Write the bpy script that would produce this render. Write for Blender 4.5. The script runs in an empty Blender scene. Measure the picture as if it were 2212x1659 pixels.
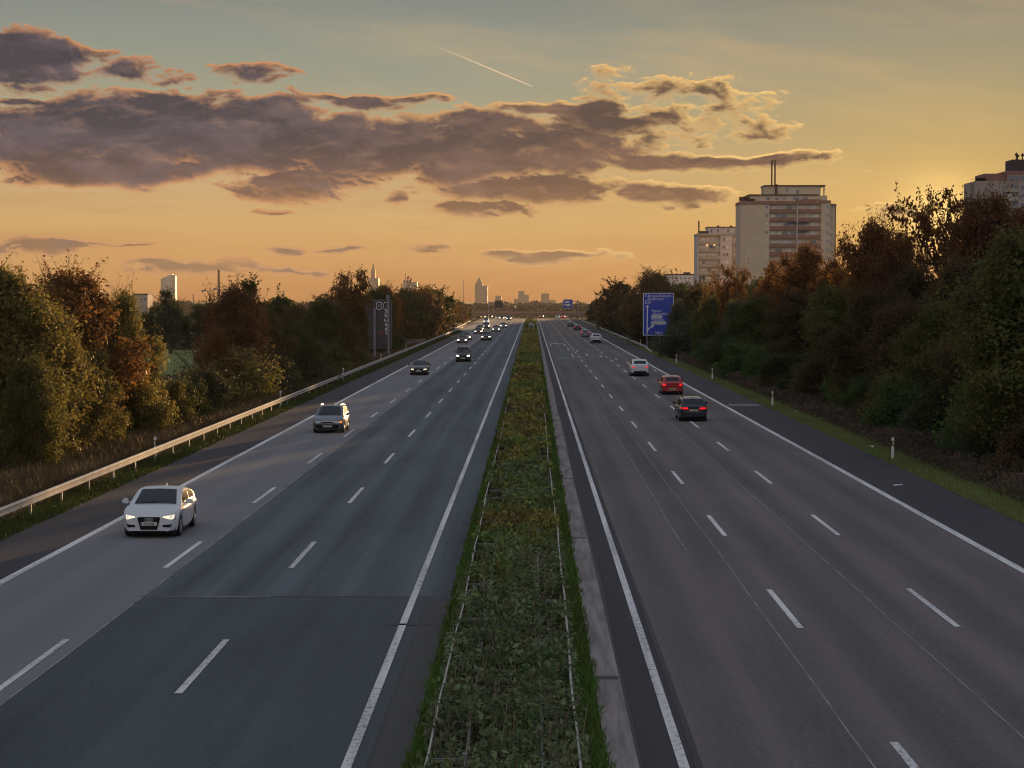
import bpy, bmesh, math, random
import numpy as np
from mathutils import Vector, Matrix
from mathutils.bvhtree import BVHTree

S = bpy.context.scene
COL = S.collection
R = math.radians

def lin(r, g, b):
    """sRGB 0-255 to linear"""
    def f(c):
        c /= 255.0
        return c / 12.92 if c <= 0.04045 else ((c + 0.055) / 1.055) ** 2.4
    return (f(r), f(g), f(b), 1.0)

# ------------------------------------------------------------------ camera
EYE = 7.5
FPX, VPX, VPY = 4364.0, 1149.0, 647.0        # focal length and vanishing point of the road, in 2212 px of width
cd = bpy.data.cameras.new('camera')
cam = bpy.data.objects.new('camera', cd)
COL.objects.link(cam)
cd.sensor_width = 36.0
cd.lens = 36.0 * FPX / 2212.0
cd.clip_start, cd.clip_end = 0.5, 60000.0
cam.location = (0, 0, EYE)
cam.rotation_euler = (R(90) - math.atan(182.5 / FPX), 0, math.atan(43 / FPX))
S.camera = cam

# ------------------------------------------------------------------ light, view
EXPO = 0.6
SUN_AZ, SUN_EL = 13.2, 2.6
S.view_settings.view_transform = 'Standard'
S.view_settings.look = 'None'
S.view_settings.gamma = 1.0
S.view_settings.exposure = EXPO
S.view_settings.use_curve_mapping = False
S.render.film_transparent = False
cy = S.cycles
cy.max_bounces, cy.diffuse_bounces, cy.glossy_bounces = 6, 3, 3
cy.transmission_bounces, cy.transparent_max_bounces, cy.volume_bounces = 3, 8, 0
cy.use_denoising = True
cy.filter_width = 1.1
cy.sample_clamp_indirect = 6.0
cy.caustics_reflective = cy.caustics_refractive = False

sl = bpy.data.lights.new('sun', 'SUN')
sl.energy, sl.angle, sl.color = 5.0, R(0.55), (1.0, 0.60, 0.26)
sun = bpy.data.objects.new('sun', sl)
COL.objects.link(sun)
sdir = Vector((math.sin(R(SUN_AZ)) * math.cos(R(SUN_EL)), math.cos(R(SUN_AZ)) * math.cos(R(SUN_EL)), math.sin(R(SUN_EL))))
sun.rotation_euler = sdir.to_track_quat('Z', 'Y').to_euler()
sun.location = (60, 60, 80)

# ------------------------------------------------------------------ world: sunset sky with broken cloud
world = bpy.data.worlds.new('World')
S.world = world
world.use_nodes = True
world.cycles.sampling_method = 'MANUAL'
world.cycles.sample_map_resolution = 512

class NT:
    """small wrapper to write node trees as expressions"""
    def __init__(s, tree):
        s.t, s.n, s.l = tree, tree.nodes, tree.links
    def node(s, typ, **kw):
        n = s.n.new(typ)
        for k, v in kw.items():
            setattr(n, k, v)
        return n
    def put(s, sock, v):
        if hasattr(v, 'is_linked') or isinstance(v, bpy.types.NodeSocket):
            s.l.new(v, sock)
        else:
            sock.default_value = v
    def m(s, op, a, b=0.0, c=0.0, clamp=False):
        n = s.node('ShaderNodeMath', operation=op, use_clamp=clamp)
        for i, v in enumerate((a, b, c)):
            s.put(n.inputs[i], v)
        return n.outputs[0]
    def smooth(s, v, lo, hi, tmin=0.0, tmax=1.0):
        n = s.node('ShaderNodeMapRange', interpolation_type='SMOOTHSTEP')
        for i, q in enumerate((v, lo, hi, tmin, tmax)):
            s.put(n.inputs[i], q)
        return n.outputs[0]
    def linr(s, v, lo, hi, tmin=0.0, tmax=1.0):
        n = s.node('ShaderNodeMapRange')
        n.clamp = True
        for i, q in enumerate((v, lo, hi, tmin, tmax)):
            s.put(n.inputs[i], q)
        return n.outputs[0]
    def xyz(s, x, y, z):
        n = s.node('ShaderNodeCombineXYZ')
        for i, v in enumerate((x, y, z)):
            s.put(n.inputs[i], v)
        return n.outputs[0]
    def sep(s, v):
        n = s.node('ShaderNodeSeparateXYZ')
        s.l.new(v, n.inputs[0])
        return n.outputs
    def noise(s, vec, scale, detail=4.0, rough=0.55, dist=0.0):
        n = s.node('ShaderNodeTexNoise')
        s.l.new(vec, n.inputs['Vector'])
        n.inputs['Scale'].default_value = scale
        n.inputs['Detail'].default_value = detail
        n.inputs['Roughness'].default_value = rough
        n.inputs['Distortion'].default_value = dist
        return n
    def mix(s, f, a, b, blend='MIX'):
        n = s.node('ShaderNodeMix', data_type='RGBA', blend_type=blend, clamp_factor=True)
        s.put(n.inputs[0], f)
        s.put(n.inputs[6], a)
        s.put(n.inputs[7], b)
        return n.outputs[2]
    def ramp(s, f, stops, interp='LINEAR'):
        n = s.node('ShaderNodeValToRGB')
        cr = n.color_ramp
        cr.interpolation = interp
        while len(cr.elements) < len(stops):
            cr.elements.new(0.5)
        for e, (p, c) in zip(cr.elements, stops):
            e.position, e.color = p, c
        s.put(n.inputs[0], f)
        return n.outputs[0]

def build_world():
    T = NT(world.node_tree)
    T.n.clear()
    out = T.node('ShaderNodeOutputWorld')
    bg = T.node('ShaderNodeBackground')
    T.l.new(bg.outputs[0], out.inputs[0])
    tc = T.node('ShaderNodeTexCoord')
    x, y, z = T.sep(tc.outputs['Generated'])
    # azimuth and elevation on the sky dome, in hundredths of a picture pixel's angle (43.64 per radian)
    U = T.m('MULTIPLY', T.m('ARCTAN2', x, y), 43.64)
    V = T.m('MULTIPLY', T.m('ARCSINE', z), 43.64)
    # --- clear sky: orange at the horizon to grey green, warmer towards the sun
    cool = T.ramp(T.m('DIVIDE', V, 20.0), [
        (0.000, lin(184, 118, 60)), (0.020, lin(194, 132, 68)), (0.045, lin(202, 149, 84)), (0.080, lin(206, 164, 104)), (0.115, lin(200, 167, 117)),
        (0.16, lin(181, 162, 125)), (0.20, lin(165, 158, 128)), (0.24, lin(149, 151, 133)), (0.28, lin(138, 144, 133)),
        (0.325, lin(126, 133, 127)), (0.42, lin(118, 126, 124)), (1.0, lin(140, 152, 170))])
    warm = T.ramp(T.m('DIVIDE', V, 20.0), [
        (0.000, lin(206, 132, 60)), (0.04, lin(218, 156, 78)), (0.085, lin(220, 173, 96)), (0.125, lin(206, 169, 102)), (0.175, lin(186, 160, 108)),
        (0.225, lin(166, 152, 116)), (0.28, lin(152, 144, 120)), (0.33, lin(138, 132, 114)), (0.45, lin(122, 118, 104)), (1.0, lin(140, 148, 164))])
    sky = T.mix(T.smooth(U, -3.0, 10.0), cool, warm)
    # glow round the sun
    su, sv = R(SUN_AZ - 1.0) * 43.64, 1.7
    du, dv = T.m('SUBTRACT', U, su - 0.6), T.m('SUBTRACT', V, sv)
    d2 = T.m('ADD', T.m('MULTIPLY', du, du), T.m('MULTIPLY', dv, T.m('MULTIPLY', dv, 1.25)))
    g1 = T.m('EXPONENT', T.m('MULTIPLY', d2, -1 / 0.7))
    g2 = T.m('EXPONENT', T.m('MULTIPLY', d2, -1 / 9.0))
    def tint(f, c):
        n = T.node('ShaderNodeVectorMath', operation='SCALE')
        n.inputs[0].default_value = c
        T.l.new(f, n.inputs['Scale'])
        return n.outputs[0]
    def add(a, b):
        n = T.node('ShaderNodeVectorMath', operation='ADD')
        T.l.new(a, n.inputs[0]); T.l.new(b, n.inputs[1])
        return n.outputs[0]
    sky = add(add(sky, tint(g1, (0.60, 0.42, 0.14))), tint(g2, (0.07, 0.038, 0.004)))
    # faint high veil
    vv = T.noise(T.xyz(T.m('MULTIPLY', U, 0.16), T.m('ADD', T.m('MULTIPLY', V, 0.9), T.m('MULTIPLY', U, 0.10)), 3.3), 1.0, 5.0, 0.6)
    sky = T.mix(T.m('MULTIPLY', T.smooth(vv.outputs[0], 0.45, 0.72), T.smooth(U, -14.0, 6.0, 0.22, 0.5)), sky, T.mix(0.5, sky, lin(226, 182, 118)))
    v2 = T.noise(T.xyz(T.m('MULTIPLY', U, 0.12), T.m('MULTIPLY', V, 1.6), 8.1), 1.0, 6.0, 0.62)
    sky = T.mix(T.m('MULTIPLY', T.smooth(v2.outputs[0], 0.50, 0.72), T.smooth(V, 4.5, 1.0, 0.0, 0.32)), sky, lin(168, 118, 82))

    # --- cloud field: soft ellipses broken up by noise  (centre and radii in picture pixels of angle)
    E = [(120, 310, 250, 70, 1.0), (330, 285, 260, 95, 1.0), (230, 362, 330, 44, 1.0), (560, 305, 210, 98, 1.0), (800, 325, 250, 84, 1.0),
         (1010, 330, 250, 92, 1.0), (1190, 330, 240, 76, .9), (1250, 236, 190, 20, .55), (1330, 262, 190, 34, .7), (1470, 352, 300, 24, .8),
         (1640, 352, 150, 17, .6), (1440, 424, 140, 30, .8), (1150, 408, 240, 40, .9), (640, 400, 150, 40, .8), (780, 222, 120, 17, .6), (885, 215, 80, 10, .35),
         (1040, 449, 130, 20, .6), (50, 135, 140, 66, .9), (160, 126, 90, 26, .34), (285, 150, 105, 20, .28), (365, 168, 50, 9, .18), (545, 162, 80, 20, .36),
         (50, 228, 55, 9, .35), (70, 534, 115, 18, .5), (265, 524, 80, 6, .35), (410, 577, 180, 20, .55), (640, 540, 48, 10, .4), (720, 540, 58, 7, .35),
         (650, 578, 70, 8, .35), (920, 543, 65, 13, .35), (1215, 555, 140, 18, .55), (1110, 550, 85, 14, .4), (1640, 205, 20, 4, .16), (1905, 456, 55, 12, .18),
         (1862, 370, 20, 5, .16), (1490, 200, 90, 9, .12), (1385, 196, 60, 11, .14), (1520, 232, 120, 12, .16), (1470, 262, 110, 12, .16), (1460, 300, 150, 14, .14), (1600, 298, 50, 6, .10), (1450, 250, 210, 75, .10), (590, 460, 40, 6, .2), (860, 432, 20, 10, .25)]
    g = bpy.data.node_groups.new('cloud_field', 'ShaderNodeTree')
    g.interface.new_socket('P', in_out='INPUT', socket_type='NodeSocketVector')
    g.interface.new_socket('D', in_out='OUTPUT', socket_type='NodeSocketFloat')
    g.interface.new_socket('relief', in_out='OUTPUT', socket_type='NodeSocketFloat')
    G = NT(g)
    gi, go = G.node('NodeGroupInput'), G.node('NodeGroupOutput')
    gu, gv, gw = G.sep(gi.outputs[0])
    q = G.xyz(G.m('MULTIPLY', gu, 0.75), G.m('MULTIPLY', gv, 1.5), 0.7)
    w1 = G.noise(q, 0.8, 3.0, 0.5)
    wr, wg, wb = G.sep(w1.outputs[1])
    pu = G.m('MULTIPLY_ADD', G.m('SUBTRACT', wr, 0.5), 1.0, gu)
    pv = G.m('MULTIPLY_ADD', G.m('SUBTRACT', wg, 0.5), 0.62, gv)
    D = None
    for cx, cyy, rx, ry, wt in E:
        u0 = math.atan((cx - VPX) / FPX) * 43.64
        v0 = math.atan((VPY - cyy) / FPX * math.cos(u0 / 43.64)) * 43.64
        a = G.m('MULTIPLY', G.m('SUBTRACT', pu, u0), 100 / rx)
        b = G.m('MULTIPLY', G.m('SUBTRACT', pv, v0), 100 / ry)
        r2 = G.m('MULTIPLY_ADD', b, b, G.m('MULTIPLY', a, a))
        e = G.m('SUBTRACT', 1.0, G.m('SQRT', r2))
        k = G.m('MINIMUM', G.m('MULTIPLY', e, wt), G.m('MULTIPLY', e, 0.8)) if 0.3 <= wt < 0.8 else G.m('MINIMUM', G.m('MULTIPLY', e, wt), G.m('MULTIPLY', e, 0.45)) if wt < 0.3 else G.m('MULTIPLY', e, wt)
        D = k if D is None else G.m('SMOOTH_MAX', D, k, 0.10)
    f1 = G.noise(q, 1.4, 9.0, 0.57, 0.3)
    amp = G.m('SUBTRACT', f1.outputs[0], 0.5)
    D = G.m('ADD', G.m('MULTIPLY_ADD', amp, 1.25, D), 0.10)
    G.l.new(D, go.inputs[0])
    # relief: the same billows looked up a step towards the light
    q2 = G.xyz(G.m('MULTIPLY', G.m('ADD', pu, 0.07), 0.75), G.m('MULTIPLY', G.m('ADD', pv, 0.10), 1.5), 0.7)
    q1 = G.xyz(G.m('MULTIPLY', pu, 0.75), G.m('MULTIPLY', pv, 1.5), 0.7)
    ra = G.noise(q1, 1.1, 5.0, 0.5, 0.2).outputs[0]
    rb = G.noise(q2, 1.1, 5.0, 0.5, 0.2).outputs[0]
    G.l.new(G.m('MULTIPLY', G.m('SUBTRACT', ra, rb), 1.3), go.inputs[1])

    def field(u, v):
        n = T.node('ShaderNodeGroup')
        n.node_tree = g
        T.l.new(T.xyz(u, v, 0.0), n.inputs[0])
        return n.outputs
    D0, relief = field(U, V)
    Dup, _r = field(T.m('ADD', U, 0.03), T.m('ADD', V, 0.055))     # a step up, towards the lit tops
    front = T.m('MULTIPLY', T.smooth(y, 0.2, 0.6), T.smooth(V, 12.0, 7.0))
    grad = T.m('SUBTRACT', D0, Dup)
    topside = T.smooth(grad, -0.04, 0.10)
    dens = T.m('MULTIPLY', T.smooth(D0, 0.0, T.m('SUBTRACT', 0.34, T.m('MULTIPLY', topside, 0.25))), front)
    tex = T.noise(T.xyz(T.m('MULTIPLY', U, 0.5), T.m('MULTIPLY', V, 1.3), 9.0), 1.3, 7.0, 0.6, 0.4).outputs[0]
    side = T.smooth(U, -9.0, 5.0)
    low = T.smooth(V, 2.9, 1.5)
    core = T.mix(side, lin(60, 60, 71), lin(84, 68, 63))
    core = T.mix(T.m('MULTIPLY', T.smooth(V, 3.7, 2.1), 0.55), core, lin(132, 94, 74))
    core = T.mix(low, core, lin(134, 99, 70))
    core = T.mix(T.m('MULTIPLY', T.smooth(tex, 0.40, 0.66), 0.45), core, T.mix(side, lin(118, 104, 112), lin(150, 112, 88)))
    core = T.mix(T.m('MULTIPLY', T.smooth(relief, 0.0, 0.24), 0.42), core, T.mix(side, lin(150, 122, 112), lin(190, 142, 94)))
    core = T.mix(T.m('MULTIPLY', T.smooth(relief, 0.0, -0.24), 0.40), core, T.mix(side, lin(60, 57, 68), lin(84, 64, 56)))
    edge = T.mix(T.smooth(U, -6.0, 5.0), lin(224, 158, 104), lin(248, 202, 126))
    rim = T.m('MULTIPLY', T.smooth(Dup, 0.05, -0.05), T.m('ADD', 0.70, T.m('MULTIPLY', T.smooth(U, -4.0, 6.0), 0.3)))
    thin = T.smooth(D0, 0.36, 0.06)
    under = T.m('MULTIPLY', T.smooth(grad, 0.02, -0.05), T.m('MULTIPLY', T.smooth(D0, 0.62, 0.05), T.smooth(V, 4.6, 2.6)))
    lit = T.m('MAXIMUM', T.m('MULTIPLY', thin, T.m('ADD', 0.55, T.m('MULTIPLY', side, 0.35))), T.m('MAXIMUM', rim, T.m('MULTIPLY', under, 0.75)))
    ccol = T.mix(lit, core, edge)
    sky = T.mix(dens, sky, ccol)
    # --- overhead and behind: physical sky mixed with flat fill colours added to brighten the scene
    ns = T.node('ShaderNodeTexSky')
    ns.sky_type = 'NISHITA'
    ns.sun_disc = False
    ns.sun_elevation, ns.sun_rotation = R(SUN_EL), R(SUN_AZ)
    ns.altitude, ns.air_density, ns.dust_density, ns.ozone_density = 100, 1.0, 1.5, 1.0
    hi = T.m('MAXIMUM', T.smooth(V, 9.0, 24.0), T.smooth(T.m('ABSOLUTE', U), 22.0, 50.0))
    sc = T.node('ShaderNodeVectorMath', operation='SCALE')
    T.l.new(ns.outputs[0], sc.inputs[0])
    sc.inputs['Scale'].default_value = SKY_K
    up = T.mix(0.7, sc.outputs[0], (0.30, 0.345, 0.43, 1))
    up = T.mix(T.smooth(T.m('ABSOLUTE', U), 60.0, 115.0), up, (0.50, 0.465, 0.475, 1))  # brighter flat fill added behind the viewer for faces turned this way
    fin = T.mix(hi, sky, up)
    fin = T.mix(T.smooth(V, -0.3, -2.0), fin, (0.06, 0.05, 0.04, 1))
    T.l.new(fin, bg.inputs[0])
    bg.inputs[1].default_value = 1.06 * 2 ** -EXPO
SKY_K = 0.065
build_world()

# ------------------------------------------------------------------ helpers
def tag(o, label=None, cat=None, group=None, kind=None):
    if label: o['label'] = label
    if cat: o['category'] = cat
    if group: o['group'] = group
    if kind: o['kind'] = kind
    return o

def empty(name, loc=(0, 0, 0), rz=0.0, parent=None):
    o = bpy.data.objects.new(name, None)
    COL.objects.link(o)
    o.location, o.rotation_euler = loc, (0, 0, rz)
    o.empty_display_size = 0.3
    o.parent = parent
    return o

def link(name, me, parent=None):
    o = bpy.data.objects.new(name, me)
    COL.objects.link(o)
    o.parent = parent
    return o

class MB:
    """collects boxes, tubes, prisms; build() links them as one mesh object"""
    def __init__(s):
        s.v, s.f, s.mi, s.k = [], [], [], 0
    def quad(s, a, b, c, d):
        n = len(s.v); s.v += [a, b, c, d]; s.f.append((n, n + 1, n + 2, n + 3)); s.mi.append(s.k); return s
    def poly(s, pts):
        n = len(s.v); s.v += list(pts); s.f.append(tuple(range(n, n + len(pts)))); s.mi.append(s.k); return s
    def box(s, x0, x1, y0, y1, z0, z1):
        n = len(s.v)
        s.v += [(x0, y0, z0), (x1, y0, z0), (x1, y1, z0), (x0, y1, z0), (x0, y0, z1), (x1, y0, z1), (x1, y1, z1), (x0, y1, z1)]
        for q in ((0, 3, 2, 1), (4, 5, 6, 7), (0, 1, 5, 4), (1, 2, 6, 5), (2, 3, 7, 6), (3, 0, 4, 7)):
            s.f.append(tuple(n + i for i in q)); s.mi.append(s.k)
        return s
    def tube(s, p, q, r0, r1=None, n=8, caps=True):
        p, q = Vector(p), Vector(q)
        r1 = r0 if r1 is None else r1
        d = (q - p).normalized()
        a = d.orthogonal().normalized(); b = d.cross(a)
        k = len(s.v)
        for c, r in ((p, r0), (q, r1)):
            for i in range(n):
                t = 2 * math.pi * i / n
                s.v.append(tuple(c + a * (r * math.cos(t)) + b * (r * math.sin(t))))
        for i in range(n):
            j = (i + 1) % n
            s.f.append((k + i, k + j, k + n + j, k + n + i)); s.mi.append(s.k)
        if caps:
            s.f.append(tuple(k + i for i in reversed(range(n)))); s.mi.append(s.k)
            s.f.append(tuple(k + n + i for i in range(n))); s.mi.append(s.k)
        return s
    def prism(s, pts, axis, a, b):
        """outline pts (2-D) extruded along axis from a to b"""
        def P(p, t):
            return {'x': (t, p[0], p[1]), 'y': (p[0], t, p[1]), 'z': (p[0], p[1], t)}[axis]
        k, n = len(s.v), len(pts)
        s.v += [P(p, a) for p in pts] + [P(p, b) for p in pts]
        for i in range(n):
            j = (i + 1) % n
            s.f.append((k + i, k + j, k + n + j, k + n + i)); s.mi.append(s.k)
        s.f.append(tuple(k + i for i in reversed(range(n)))); s.mi.append(s.k)
        s.f.append(tuple(k + n + i for i in range(n))); s.mi.append(s.k)
        return s
    def mesh(s, name, mats, smooth=None):
        me = bpy.data.meshes.new(name)
        me.from_pydata(s.v, [], s.f)
        for m in (mats if isinstance(mats, (list, tuple)) else [mats]):
            me.materials.append(m)
        if s.k:
            me.polygons.foreach_set('material_index', s.mi)
        bm = bmesh.new(); bm.from_mesh(me)
        bmesh.ops.recalc_face_normals(bm, faces=bm.faces)
        bm.to_mesh(me); bm.free()
        if smooth is not None:
            me.polygons.foreach_set('use_smooth', [True] * len(me.polygons))
            me.set_sharp_from_angle(angle=R(smooth))
        me.update()
        return me
    def build(s, name, mats, parent=None, smooth=None):
        return link(name, s.mesh(name, mats, smooth), parent)

def np_mesh(name, verts, faces, mat, col=None, smooth=False):
    """faces: (n,k) array of one polygon size; col: per-vertex RGB attribute"""
    verts = np.asarray(verts, np.float32); faces = np.asarray(faces, np.int32)
    me = bpy.data.meshes.new(name)
    n, k = faces.shape
    me.vertices.add(len(verts)); me.vertices.foreach_set('co', verts.ravel())
    me.loops.add(n * k); me.loops.foreach_set('vertex_index', faces.ravel())
    me.polygons.add(n); me.polygons.foreach_set('loop_start', np.arange(n, dtype=np.int32) * k)
    me.update(calc_edges=True)
    if col is not None:
        at = me.attributes.new('tone', 'FLOAT_COLOR', 'POINT')
        at.data.foreach_set('color', np.asarray(col, np.float32).ravel())
    if smooth:
        me.polygons.foreach_set('use_smooth', [True] * n)
    me.materials.append(mat)
    me.validate()
    return me

def M(name, col, rough=0.6, metal=0.0, var=0.0, scale=3.0, bump=0.0, spec=0.5, emit=None, coat=0.0, stretch=(1, 1, 1), col2=None):
    m = bpy.data.materials.new(name)
    m.use_nodes = True
    T = NT(m.node_tree)
    b = T.n['Principled BSDF']
    b.inputs['Base Color'].default_value = col
    b.inputs['Roughness'].default_value = rough
    b.inputs['Metallic'].default_value = metal
    b.inputs['Specular IOR Level'].default_value = spec
    if coat:
        b.inputs['Coat Weight'].default_value = coat
        b.inputs['Coat Roughness'].default_value = 0.06
    if emit:
        b.inputs['Emission Color'].default_value = emit[0]
        b.inputs['Emission Strength'].default_value = emit[1]
    if var or bump or col2:
        tc = T.node('ShaderNodeTexCoord')
        mp = T.node('ShaderNodeMapping')
        mp.inputs['Scale'].default_value = stretch
        T.l.new(tc.outputs['Object'], mp.inputs[0])
        nz = T.noise(mp.outputs[0], scale, 6.0, 0.6)
        if col2:
            T.l.new(T.mix(T.smooth(nz.outputs[0], 0.35, 0.65), col, col2), b.inputs['Base Color'])
        elif var:
            lo = tuple(c * (1 - var) for c in col[:3]) + (1,)
            hi = tuple(min(1, c * (1 + var)) for c in col[:3]) + (1,)
            T.l.new(T.mix(T.smooth(nz.outputs[0], 0.3, 0.7), lo, hi), b.inputs['Base Color'])
        if bump:
            bp = T.node('ShaderNodeBump')
            bp.inputs['Strength'].default_value = bump
            bp.inputs['Distance'].default_value = 0.02
            T.l.new(nz.outputs[0], bp.inputs['Height'])
            T.l.new(bp.outputs[0], b.inputs['Normal'])
    return m

def ord_(n):
    small = 'first second third fourth fifth sixth seventh eighth ninth tenth eleventh twelfth thirteenth fourteenth fifteenth sixteenth seventeenth eighteenth nineteenth'.split()
    if n <= 19: return small[n - 1]
    t, u = divmod(n, 10)
    tens = {2: 'twent', 3: 'thirt', 4: 'fort', 5: 'fift', 6: 'sixt'}[t]
    return tens + 'ieth' if u == 0 else tens + 'y-' + small[u - 1]

def road_z(y):
    """the motorway is level up to a crest, then falls away"""
    if y < 770: return 0.0
    d = y - 770.0
    return -d * d / 12000.0 if d < 240 else -4.8 - (d - 240) * 0.04 if d < 420 else -12.0

def sm(a, b, t):
    t = max(0.0, min(1.0, (t - a) / (b - a)))
    return t * t * (3 - 2 * t)

def ground_z(x, y):
    z = road_z(y) - 0.04
    if x > 0:
        k = 1 - sm(330, 460, y)
        z += k * (3.0 * sm(19.5, 33, x) - 0.25 * sm(16.8, 18.5, x)) - 0.3 * sm(17, 20, x) * (1 - k)
    else:
        z -= 0.55 * sm(-17.8, -21.5, x) if False else 0.55 * sm(17.8, 21.5, -x)
    return z

# ------------------------------------------------------------------ ground, road, markings
def asphalt(name, c1, c2, streak=0.25, mott=0.25, lane=None):
    """worn road: colour grain, wheel track streaks along the road, blotches"""
    m = bpy.data.materials.new(name); m.use_nodes = True
    T = NT(m.node_tree); b = T.n['Principled BSDF']
    tc = T.node('ShaderNodeTexCoord')
    p = tc.outputs['Object']
    x, y, z = T.sep(p)
    st = T.noise(T.xyz(T.m('MULTIPLY', x, 1.0), T.m('MULTIPLY', y, 0.012), 0.0), 1.3, 4.0, 0.55).outputs[0]
    bl = T.noise(T.xyz(T.m('MULTIPLY', x, 0.35), T.m('MULTIPLY', y, 0.05), 4.0), 1.0, 5.0, 0.6).outputs[0]
    gr = T.noise(p, 9.0, 5.0, 0.75).outputs[0]
    fine = T.noise(p, 60.0, 2.0, 0.7).outputs[0]
    k = T.m('ADD', T.m('MULTIPLY', T.m('SUBTRACT', st, 0.5), 2.2 * streak), T.m('MULTIPLY', T.m('SUBTRACT', bl, 0.5), 2.2 * mott))
    k = T.m('ADD', k, T.m('MULTIPLY', T.m('SUBTRACT', gr, 0.5), 2.0))
    k = T.m('ADD', T.m('ADD', k, T.m('MULTIPLY', T.m('SUBTRACT', fine, 0.5), 0.8)), 0.5)
    if lane:                                   # dark oily band in the middle of each lane
        x0, w = lane
        ph = T.m('COSINE', T.m('MULTIPLY', T.m('SUBTRACT', x, x0), 4 * math.pi / w))
        k = T.m('ADD', k, T.m('MULTIPLY', ph, 0.17))
    T.l.new(T.mix(T.linr(k, 0.0, 1.0), c1, c2), b.inputs['Base Color'])
    b.inputs['Roughness'].default_value = 0.82
    b.inputs['Specular IOR Level'].default_value = 0.35
    bp = T.node('ShaderNodeBump'); bp.inputs['Strength'].default_value = 0.35; bp.inputs['Distance'].default_value = 0.01
    T.l.new(fine, bp.inputs['Height']); T.l.new(bp.outputs[0], b.inputs['Normal'])
    return m

YS = [20, 35, 60, 100, 150, 220, 300, 400, 500, 600, 700, 770] + [780 + 20 * i for i in range(22)] + [1250, 1400]
def strip(name, x0, x1, y0, y1, lift, mat, slope=None):
    """a sheet following the road between x0 and x1 (numbers or functions of y)"""
    f0 = x0 if callable(x0) else (lambda y: x0)
    f1 = x1 if callable(x1) else (lambda y: x1)
    ys = [y0] + [y for y in YS if y0 < y < y1] + [y1]
    if callable(x0) or callable(x1):
        ys = sorted(set(ys + [y0 + (y1 - y0) * i / 60 for i in range(61)]))
    v, f = [], []
    for i, y in enumerate(ys):
        z = road_z(y) + lift
        v += [(f0(y), y, z), (f1(y), y, z)]
        if i: f.append((2 * i - 2, 2 * i - 1, 2 * i + 1, 2 * i))
    me = bpy.data.meshes.new(name); me.from_pydata(v, [], f); me.materials.append(mat)
    o = link(name, me); o['kind'] = 'structure'
    return o

def ground_material():
    m = bpy.data.materials.new('verge ground'); m.use_nodes = True
    T = NT(m.node_tree); b = T.n['Principled BSDF']
    p = T.node('ShaderNodeTexCoord').outputs['Object']
    a = T.noise(p, 0.35, 6.0, 0.65).outputs[0]
    c = T.noise(p, 3.0, 5.0, 0.7).outputs[0]
    g = T.mix(T.smooth(a, 0.4, 0.6), (0.040, 0.050, 0.020, 1), (0.085, 0.066, 0.038, 1))
    g = T.mix(T.smooth(c, 0.35, 0.7), g, (0.055, 0.045, 0.030, 1))
    gx, gy, gz_ = T.sep(p)
    ax = T.m('ABSOLUTE', gx)
    edge = T.m('MULTIPLY', T.smooth(T.m('ADD', ax, T.m('MULTIPLY', T.m('SUBTRACT', c, 0.5), 1.6)), 19.7, 18.5), T.smooth(ax, 14.0, 15.0))
    g = T.mix(T.m('MULTIPLY', edge, T.smooth(gx, -17.0, 0.0, 0.45, 1.0)), g, T.mix(T.smooth(c, 0.35, 0.65), (0.085, 0.120, 0.040, 1), (0.130, 0.120, 0.066, 1)))
    T.l.new(g, b.inputs['Base Color'])
    b.inputs['Roughness'].default_value = 0.95
    b.inputs['Specular IOR Level'].default_value = 0.1
    bp = T.node('ShaderNodeBump'); bp.inputs['Strength'].default_value = 0.8; bp.inputs['Distance'].default_value = 0.15
    T.l.new(c, bp.inputs['Height']); T.l.new(bp.outputs[0], b.inputs['Normal'])
    return m

def build_ground():
    xs = [-9000, -4000, -2000, -900, -400, -200, -120, -80, -60, -45, -36, -30, -26, -23.5, -22, -21, -20, -19, -18, -17.2, -16.4, 0,
          15.5, 16.4, 17, 17.8, 18.5, 19.3, 20, 21, 22, 23.5, 25, 27, 29, 31, 33, 36, 45, 60, 80, 120, 200, 400, 900, 2000, 4000, 9000]
    ys = [-30, 0, 20, 40, 60, 80, 100, 130, 160, 200, 250, 300, 340, 380, 420, 460, 520, 600, 700, 770] + [790 + 25 * i for i in range(17)] + [1250, 1500, 2000, 3000, 5000, 9000, 14000]
    v = [(x, y, ground_z(x, y)) for y in ys for x in xs]
    n = len(xs)
    f = [(j * n + i, j * n + i + 1, (j + 1) * n + i + 1, (j + 1) * n + i) for j in range(len(ys) - 1) for i in range(n - 1)]
    o = link('ground', np_mesh('ground', v, f, ground_material(), smooth=True))
    o['kind'] = 'structure'
    # the far green playing field seen through the gap in the left trees
    fm = M('field turf', (0.125, 0.155, 0.030, 1), 0.9, var=0.25, scale=0.4)
    q = MB()
    for y0, y1 in ((215, 262), (262, 320)):
        q.quad((-75, y0, -0.50), (-38, y0, -0.50), (-38, y1, -0.50), (-75, y1, -0.50))
    q.build('field', fm)['kind'] = 'structure'

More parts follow.
